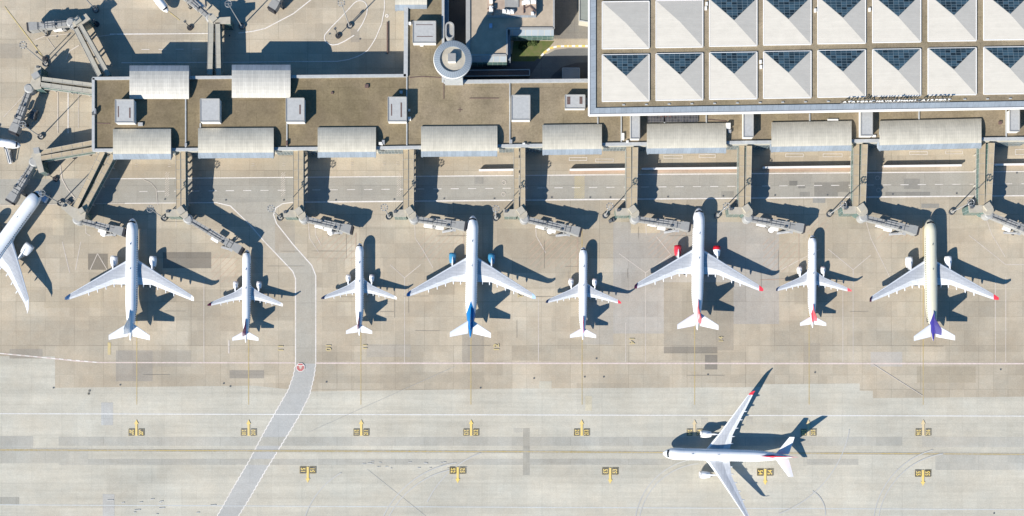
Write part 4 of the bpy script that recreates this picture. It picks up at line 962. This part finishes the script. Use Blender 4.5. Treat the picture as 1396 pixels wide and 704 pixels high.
def wing_mesh(secs,side,ts=(.0,.015,.05,.11,.3,.5,.69,.72,1.0)):
    """secs: (x, aft, chord, z, t/c). returns MB with slat/skin/flap materials"""
    mb=MB(); rings=[]
    def th(u): return 5*(.2969*math.sqrt(u)-.126*u-.3516*u*u+.2843*u**3-.1015*u**4)
    for (x,aft,ch,z,tc) in secs:
        up=[(u,th(u)*tc*ch*1.1) for u in ts]; lo=[(u,-th(u)*tc*ch*.8) for u in ts[1:-1]][::-1]
        rings.append([Vector((side*x,-(aft+u*ch),z+h)) for u,h in up+lo])
    nu=len(ts)
    def mi(k,i):
        if i<3: return 0
        if i<6: return 1
        if i<8: return 2
        return 1
    mb.rings(rings,mi); return mb
A330=dict(L=58.4,R=2.82,cz=5.3,wing=[(2.2,19.2,13.2,4.1,.13),(2.8,19.9,11.6,4.15,.13),(9.2,24.0,7.6,4.9,.115),(28.9,36.6,2.6,7.0,.10)],tip=[(28.9,36.6,2.6,7.0,.10),(30.0,37.6,1.9,7.7,.09),(30.5,38.5,1.1,8.9,.08)],
  eng=(9.3,17.8,7.0,1.62,2.75),stab=[(1.2,50.2,6.2,7.0,.09),(9.7,56.0,2.3,8.4,.09)],finroot=(44.0,7.6),fin=[(6.8,45.6,9.4,.10),(8.1,46.6,8.3,.10),(17.1,53.6,3.0,.09)],tailz=6.9,taper=.68,pods=(5.2,8.6,12.3,16.2,20.2),gear=(5.3,30))
A321=dict(L=44.4,R=1.98,cz=3.75,wing=[(1.6,16.6,7.6,2.7,.13),(2.0,17.2,6.6,2.75,.13),(6.0,20.2,4.0,3.2,.115),(16.6,25.2,1.7,4.5,.10)],tip=[(16.6,25.2,1.7,4.5,.10),(17.4,25.8,1.25,5.0,.09),(17.9,26.6,.7,6.7,.08)],
  eng=(5.6,15.0,4.6,1.15,1.85),stab=[(.8,38.9,3.9,5.0,.09),(6.2,42.1,1.5,5.7,.09)],finroot=(33.5,5.5),fin=[(5.0,34.4,6.6,.10),(5.9,35.1,6.0,.10),(11.8,39.9,2.3,.09)],tailz=4.9,taper=.70,pods=(3.6,6.4,9.2,12.2),gear=(3.8,22.5))
B787=dict(L=61.5,R=2.9,cz=5.4,wing=[(2.3,20.0,13.0,4.1,.13),(2.9,20.8,11.2,4.2,.13),(9.6,26.0,6.8,5.2,.115),(28.8,39.0,2.2,8.5,.10)],tip=[(28.8,39.0,2.2,8.5,.10),(29.8,39.8,1.8,8.9,.09),(30.6,41.2,.7,10.0,.08)],
  eng=(9.7,18.0,7.2,1.60,2.8),stab=[(1.2,53.0,6.4,7.0,.09),(9.4,59.2,2.4,8.0,.09)],finroot=(46.0,7.6),fin=[(6.8,48.6,9.2,.10),(8.1,49.8,8.2,.10),(17.0,58.2,3.2,.09)],tailz=7.0,taper=.68,pods=(5.5,9,13,17,21),gear=(5,31.5))
B777=dict(L=73.9,R=3.15,cz=5.6,wing=[(2.4,25.8,15.2,4.2,.13),(3.1,27.2,13.0,4.3,.13),(10,32.2,8.6,5.2,.115),(26.5,44.3,3.4,7.2,.10)],tip=[(26.5,44.3,3.4,7.2,.10),(29.6,48.6,1.2,7.7,.08),(30.2,50.4,.3,7.8,.08)],
  eng=(10.2,23.6,8.0,2.15,2.9),stab=[(1.4,63,8,7.2,.09),(10.7,69.5,2.8,8.2,.09)],finroot=(56,8.2),fin=[(7.2,57.5,11.5,.10),(8.6,58.8,10.6,.10),(18.4,67.2,3.6,.09)],tailz=7.2,taper=.70,pods=(6,10.5,15,19.5),gear=(5.5,36))
def airplane(name,label,nose,tail,sp_,paint_):
    cz=sp_['cz']; L=sp_['L']; Rr=sp_['R']
    N=P(*nose,cz-.6); T=P(*tail,sp_['tailz']); d=(N-T); d.z=0; d.normalize()
    rz=math.atan2(d.y,d.x)-R(90); cen=Vector((N.x,N.y,0))-d*L/2
    t=thing(name,label,'airplane',cen,rz,'airliners on the apron'); off=L/2
    def fix(mb): mb.v=[(v[0],v[1]+off,v[2]) for v in mb.v]; return mb
    # fuselage
    rings=[]; n=28; st=[]
    nl=2.3*Rr; tl_=L*sp_['taper']
    for i in range(13):
        u=(i/12)**1.7; st.append((u*nl, Rr*(1-(1-u)**2.1)**.62 if u>0 else .02, -Rr*.22*(1-u)**1.6))
    for i in range(1,12): st.append((nl+(tl_-nl)*i/12,Rr,0))
    for i in range(19):
        u=i/18; r=Rr*(1-u**1.55*.93); zc=(sp_['tailz']-cz)*u**1.3; st.append((tl_+(L-tl_)*u,max(r,.1) if i<18 else .12,zc))
    mb=MB()
    for aft,r,zc in st: rings.append([Vector((r*math.cos(2*math.pi*k/n),-aft,cz+zc+r*math.sin(2*math.pi*k/n))) for k in range(n)])
    mb.rings(rings); fm=fuselage_material(sp_,paint_)
    fus=fix(mb).build('fuselage',fm,t,smooth=True)
    # belly fairing
    mb=MB(); a0=sp_['wing'][0][1]-3; a1=sp_['wing'][0][1]+sp_['wing'][0][2]+3; rg=[]
    for i in range(9):
        u=i/8; w_=Rr*(.5+.68*math.sin(math.pi*u)**.6); h_=Rr*(.3+.5*math.sin(math.pi*u)**.6)
        rg.append([Vector((w_*math.cos(2*math.pi*k/16),-(a0+(a1-a0)*u),cz-Rr*.55+h_*math.sin(2*math.pi*k/16))) for k in range(16)])
    mb.rings(rg); fix(mb).build('belly_fairing',M['slat'] if 'body' in paint_ else M['air_white'],t,smooth=True)
    # windscreen: dark band over the nose
    mb=MB(); s0=[]; 
    def surf(aft,ang,lift=.03):
        u=min(1,aft/nl); r=Rr*(1-(1-u)**2.1)**.62; zc=-Rr*.22*(1-u)**1.6
        return Vector(((r+lift)*math.cos(ang),-aft,cz+zc+(r+lift)*math.sin(ang)))
    w0,w1=nl*.22,nl*.36; m_=14
    A=[surf(w0+abs(i/m_-.5)*nl*.14,R(28)+R(124)*i/m_) for i in range(m_+1)]; B=[surf(w1+abs(i/m_-.5)*nl*.14,R(34)+R(112)*i/m_) for i in range(m_+1)]
    mb.add(A+B,[[i,i+1,m_+2+i,m_+1+i] for i in range(m_)]); fix(mb).build('cockpit_window',M['screen'],t)
    tipm=paint_.get('tip',M['air_white'])
    for side in (-1,1):
        w_=fix(wing_mesh(sp_['wing'],side)).build('wing',[M['slat'],M['wing'],M['flap']],t)
        wt=paint_.get('tipL',tipm) if side<0 else paint_.get('tipR',tipm)
        fix(wing_mesh(sp_['tip'],side)).build('winglet',[wt]*3,w_)
        # flap track fairings
        for x in sp_['pods']:
            # interpolate the trailing edge
            for (s0_,s1_) in zip(sp_['wing'],sp_['wing'][1:]):
                if s0_[0]<=x<=s1_[0]:
                    k=(x-s0_[0])/(s1_[0]-s0_[0]); te=s0_[1]+s0_[2]+k*(s1_[1]+s1_[2]-s0_[1]-s0_[2]); z_=s0_[3]+k*(s1_[3]-s0_[3])
            mb=MB(); rg=[]; ll=Rr*1.25
            for i in range(7):
                u=i/6; r=.30*math.sin(math.pi*min(.97,max(.06,u)))**.6*Rr/2.8+.05
                rg.append([Vector((side*x+r*math.cos(a),-(te-ll*.62+ll*u),z_-.35+r*1.2*math.sin(a))) for a in [2*math.pi*q/8 for q in range(8)]])
            mb.rings(rg); fix(mb).build('flap_fairing',M['flap'],w_,smooth=True)
        # spoiler / aileron seams
        mb=MB(); a=sp_['wing'][1]; b_=sp_['wing'][2]; c_=sp_['wing'][3]
        def wp(s_,u,h=.02):
            return Vector((side*s_[0],-(s_[1]+s_[2]*u),s_[3]+s_[4]*s_[2]*.55*(1-u)*.9+h))
        # engine
        ex,ea,el,er,ez=sp_['eng']; ec=paint_.get('engL' if side<0 else 'engR',paint_.get('eng',M['air_white']))
        prof=[(.60*er,ea+1.1),(.86*er,ea+.35),(.93*er,ea+.05),(.99*er,ea),(1.03*er,ea+.12),(er*1.07,ea+.8),(er*1.09,ea+el*.3),(er*1.0,ea+el*.5),(er*.84,ea+el*.68),(er*.80,ea+el*.70)]
        core=[(er*.60,ea+el*.66),(er*.55,ea+el*.8),(er*.34,ea+el*.93),(.05,ea+el*1.02)]
        def rev(pr,mm,nm,par,k=24):
            mb=MB(); rg=[[Vector((side*ex+r*math.cos(2*math.pi*q/k),-y_,ez+r*math.sin(2*math.pi*q/k))) for q in range(k)] for r,y_ in pr]
            mb.rings(rg,cap=False); return fix(mb).build(nm,mm,par,smooth=True,recalc=False)
        e_=rev(prof,ec,'engine',t); rev(prof[1:6],paint_.get('lip',M['slat']) if side>=0 or True else ec,'intake_lip',e_).scale=(1,1,1)
        rev([(.9*er,ea+1.0),(.25*er,ea+1.0),(.01,ea+.6)],M['fan'],'fan',e_); rev(core,M['engmetal'],'exhaust_cone',e_)
        # pylon
        mb=MB(); zt=ez+er*1.0; wz=sp_['wing'][2][3]
        rg=[]
        for y_,zz,w2 in ((ea+el*.22,zt+.05,.05),(ea+el*.5,zt+.5,.28),(ea+el*.9,wz+.1,.3),(ea+el*1.15,wz-.1,.1)):
            rg.append([Vector((side*ex-w2,-y_,zz)),Vector((side*ex+w2,-y_,zz)),Vector((side*ex+w2,-y_,zz-er*.9)),Vector((side*ex-w2,-y_,zz-er*.9))])
        mb.rings(rg); fix(mb).build('pylon',M['air_white'],t)
        fix(wing_mesh(sp_['stab'],side)).build('tailplane',[M['slat'],paint_.get('stabm',M['air_white']),M['air_white']],t)
        gx,ga=sp_['gear']; mb=MB(); mb.tube((side*gx,-ga,.6),(side*(gx-.3),-ga,cz-Rr*.6),.22,.26,10); fix(mb).build('main_gear_leg',M['steel'],t)
        for yy in (-.8,.8):
            mb=MB(); mb.tube((side*gx-.65,-ga+yy,.62),(side*gx+.65,-ga+yy,.62),.62,.62,16); fix(mb).build('main_wheel',M['dark'],t)
    mb=MB(); mb.tube((0,-Rr*2.0,.5),(0,-Rr*2.0,cz-Rr*.8),.15,.2,10); fix(mb).build('nose_gear_leg',M['steel'],t)
    mb=MB(); mb.tube((-.4,-Rr*2.0,.45),(.4,-Rr*2.0,.45),.45,.45,14); fix(mb).build('nose_wheel',M['dark'],t)
    # fin
    mb=MB(); rg=[]; ts=(.0,.02,.08,.2,.4,.65,.72,1.0)
    def th(u): return 5*(.2969*math.sqrt(u)-.126*u-.3516*u*u+.2843*u**3-.1015*u**4)
    for z,aft,ch,tc in sp_['fin']:
        rg.append([Vector((th(u)*tc*ch*.9,-(aft+u*ch),z)) for u in ts]+[Vector((-th(u)*tc*ch*.9,-(aft+u*ch),z)) for u in ts[1:-1]][::-1])
    mb.rings(rg); fm2=paint_.get('fin',M['air_white']); fin=fix(mb).build('tail_fin',fm2,t)
    # dorsal fillet
    z0,a0_,c0,_t=sp_['fin'][0]; mb=MB(); q=[Vector((0,-(sp_['finroot'][0]-.8),cz+Rr*.93)),Vector((.25,-(a0_+2.2),z0+.8)),Vector((0,-(sp_['fin'][1][1]+1.2),sp_['fin'][1][0]+1.6)),Vector((-.25,-(a0_+2.2),z0+.8))]
    mb.add(q,[[0,1,2],[0,2,3],[0,3,1],[1,3,2]]); fix(mb).build('dorsal_fillet',paint_.get('dorsal',fm2),fin)
    # emblem patch on both sides of the fin
    if 'emblem' in paint_:
        em,(zz,fa,rr2)=paint_['emblem']
        f1,f2=sp_['fin'][1],sp_['fin'][2]; k=(zz-f1[0])/(f2[0]-f1[0]); af=f1[1]+(f2[1]-f1[1])*k; ch=f1[2]+(f2[2]-f1[2])*k
        for side in (-1,1):
            mb=MB(); xx=side*(ch*.105*.5*.9+.06)
            pts=[Vector((xx,-(af+ch*fa)+rr2*1.2*math.cos(a),zz+rr2*math.sin(a))) for a in [2*math.pi*i/16 for i in range(16)]]
            mb.add(pts,[list(range(16))]); fix(mb).build('tail_emblem',em,fin,recalc=False)
    # antennas and hatches
    mb=MB(); mb.box((0,-L*.22,cz+Rr-.05),(.12,.7,.45)); mb.box((0,-L*.42,cz+Rr-.05),(.12,.6,.4)); fix(mb).build('antenna',M['dgrey'],t)
    return t
# fin that shades from colour to white
def fin_two(nm,c1,c2,z0,k=.0,soft=1.5):
    m=bpy.data.materials.new(nm); m.use_nodes=True; g=NG(m); b=g.N['Principled BSDF']; b.inputs['Roughness'].default_value=.35
    tc=g.node('ShaderNodeTexCoord'); sp=g.node('ShaderNodeSeparateXYZ'); g.l.new(tc.outputs['Object'],sp.inputs[0])
    q=g.math('ADD',sp.outputs[2],g.math('MULTIPLY',sp.outputs[1],k)); c=g.mix(g.rng(q,z0-soft/2,z0+soft/2,0,1),c1,c2); g.l.new(c,b.inputs['Base Color']); return m
def fin_y(nm,c1,c2,y0):
    """cowling painted c1 ahead of y0 and c2 behind"""
    m=bpy.data.materials.new(nm); m.use_nodes=True; g=NG(m); b=g.N['Principled BSDF']; b.inputs['Roughness'].default_value=.35
    tc=g.node('ShaderNodeTexCoord'); sp=g.node('ShaderNodeSeparateXYZ'); g.l.new(tc.outputs['Object'],sp.inputs[0])
    g.l.new(g.mix(g.math('GREATER_THAN',sp.outputs[1],y0),c2,c1),b.inputs['Base Color']); return m
airplane('wide_body_airliner','big all-white jet with plain white tail and a grey-blue wingtip, parked at left',(181,297.7),(177.6,460),A330,dict(tipL=M['pale'],tipR=M['air_white'],fin=M['air_white'],stabm=M['air_white']))
airplane('narrow_body_airliner','leftmost small white jet with a deep purple-red fin, beside the curved road',(336.8,340.8),(335,466.5),A321,dict(fin=M['maroon'],tipL=M['maroon'],tipR=M['air_white'],lip=M['maroon']))
airplane('narrow_body_airliner','small white jet with purple-red fin and dark blue left wingtip, right of the curved road',(490.6,331.5),(489.8,457),A321,dict(fin=M['maroon'],tipL=M['navy'],tipR=M['air_white'],lip=M['maroon'],dorsal=M['navy']))
airplane('wide_body_airliner','big white jet with blue tail, light blue engines and blue wingtips',(644.6,294),(641.3,457.6),A330,dict(fin=M['blue'],eng=M['lblue'],lip=M['lblue'],tipL=M['blue'],tipR=M['pale'],tail=(.01,.16,.40),fwd=3.0,slant=2.8,low=-.3,dorsal=M['lblue']))
airplane('narrow_body_airliner','small white jet with a red and purple fin, between the blue-tailed and red-engined jets',(795.2,337),(794.6,462.8),A321,dict(fin=fin_two('red_purple_fin',(.55,.03,.06),(.10,.06,.28),8.5,0,2.5),tipL=M['navy'],tipR=M['red'],lip=M['red']))
airplane('wide_body_airliner','big white jet with red engine covers and a red fin bearing a white emblem',(952.6,283.5),(950.6,448),A330,dict(fin=M['red'],engL=M['red'],engR=fin_y('half_red_cowling',(.55,.015,.03),(.80,.80,.80),9.6),lip=M['red'],tip=M['red'],tipL=M['maroon'],emblem=(M['air_white'],(12.6,.45,1.15))))
airplane('narrow_body_airliner','small white jet with a bright pink-red fin and pink-red right wingtip',(1107,320.7),(1107.8,449),A321,dict(fin=M['pink'],tipL=M['navy'],tipR=M['pink'],lip=M['pink'],tail=(.62,.05,.07),fwd=-1.5,slant=3.0,low=.75))
airplane('wide_body_airliner','big jet with cream fuselage, violet-blue fin and red wingtips',(1267,298.5),(1272.3,466),A330,dict(body=(.60,.57,.44),fin=M['purple'],tip=M['red'],tipL=M['maroon'],tail=(.045,.035,.22),fwd=-1.0,slant=3.0,low=.6))
airplane('wide_body_airliner','white airliner taxiing left on the yellow guide line with a red streak on its fin',(903.7,618.3),(1075.5,623),B787,dict(fin=fin_two('red_streak_fin',(.60,.02,.04),(.72,.30,.32),15,0,6),tip=M['red'],tail=(.50,.05,.10),fwd=1.0,slant=9.0,low=.86))
def heading_tail(nose,ang_deg,L,tz): # nose pixel, aft direction measured in image (dx,dy)
    return None
def from_nose(nose,dirx,diry,sp_):
    """tail pixel from a nose pixel and the image direction nose->tail"""
    n=math.hypot(dirx,diry); N=P(*nose,sp_['cz']-.6); d=Vector((dirx/n,-diry/n,0)); T=N+d*sp_['L']; z=sp_['tailz']; k=(H-z)/H
    return ((T.x-NADX)/(S*k)+NX, NY-(T.y-NADY)/(S*k))
n_=(55.4,260.5); airplane('wide_body_airliner','large white jet parked at an angle and cut off by the left edge',n_,from_nose(n_,-.588,.809,B777),B777,dict())
n_=(28.6,199); airplane('narrow_body_airliner','small white jet of which only the nose pokes in at the left edge',n_,from_nose(n_,-.99,-.14,A321),A321,dict())
n_=(229,17); airplane('narrow_body_airliner','small white jet of which only the nose pokes in at the top edge',n_,from_nose(n_,-.62,-.79,A321),A321,dict())
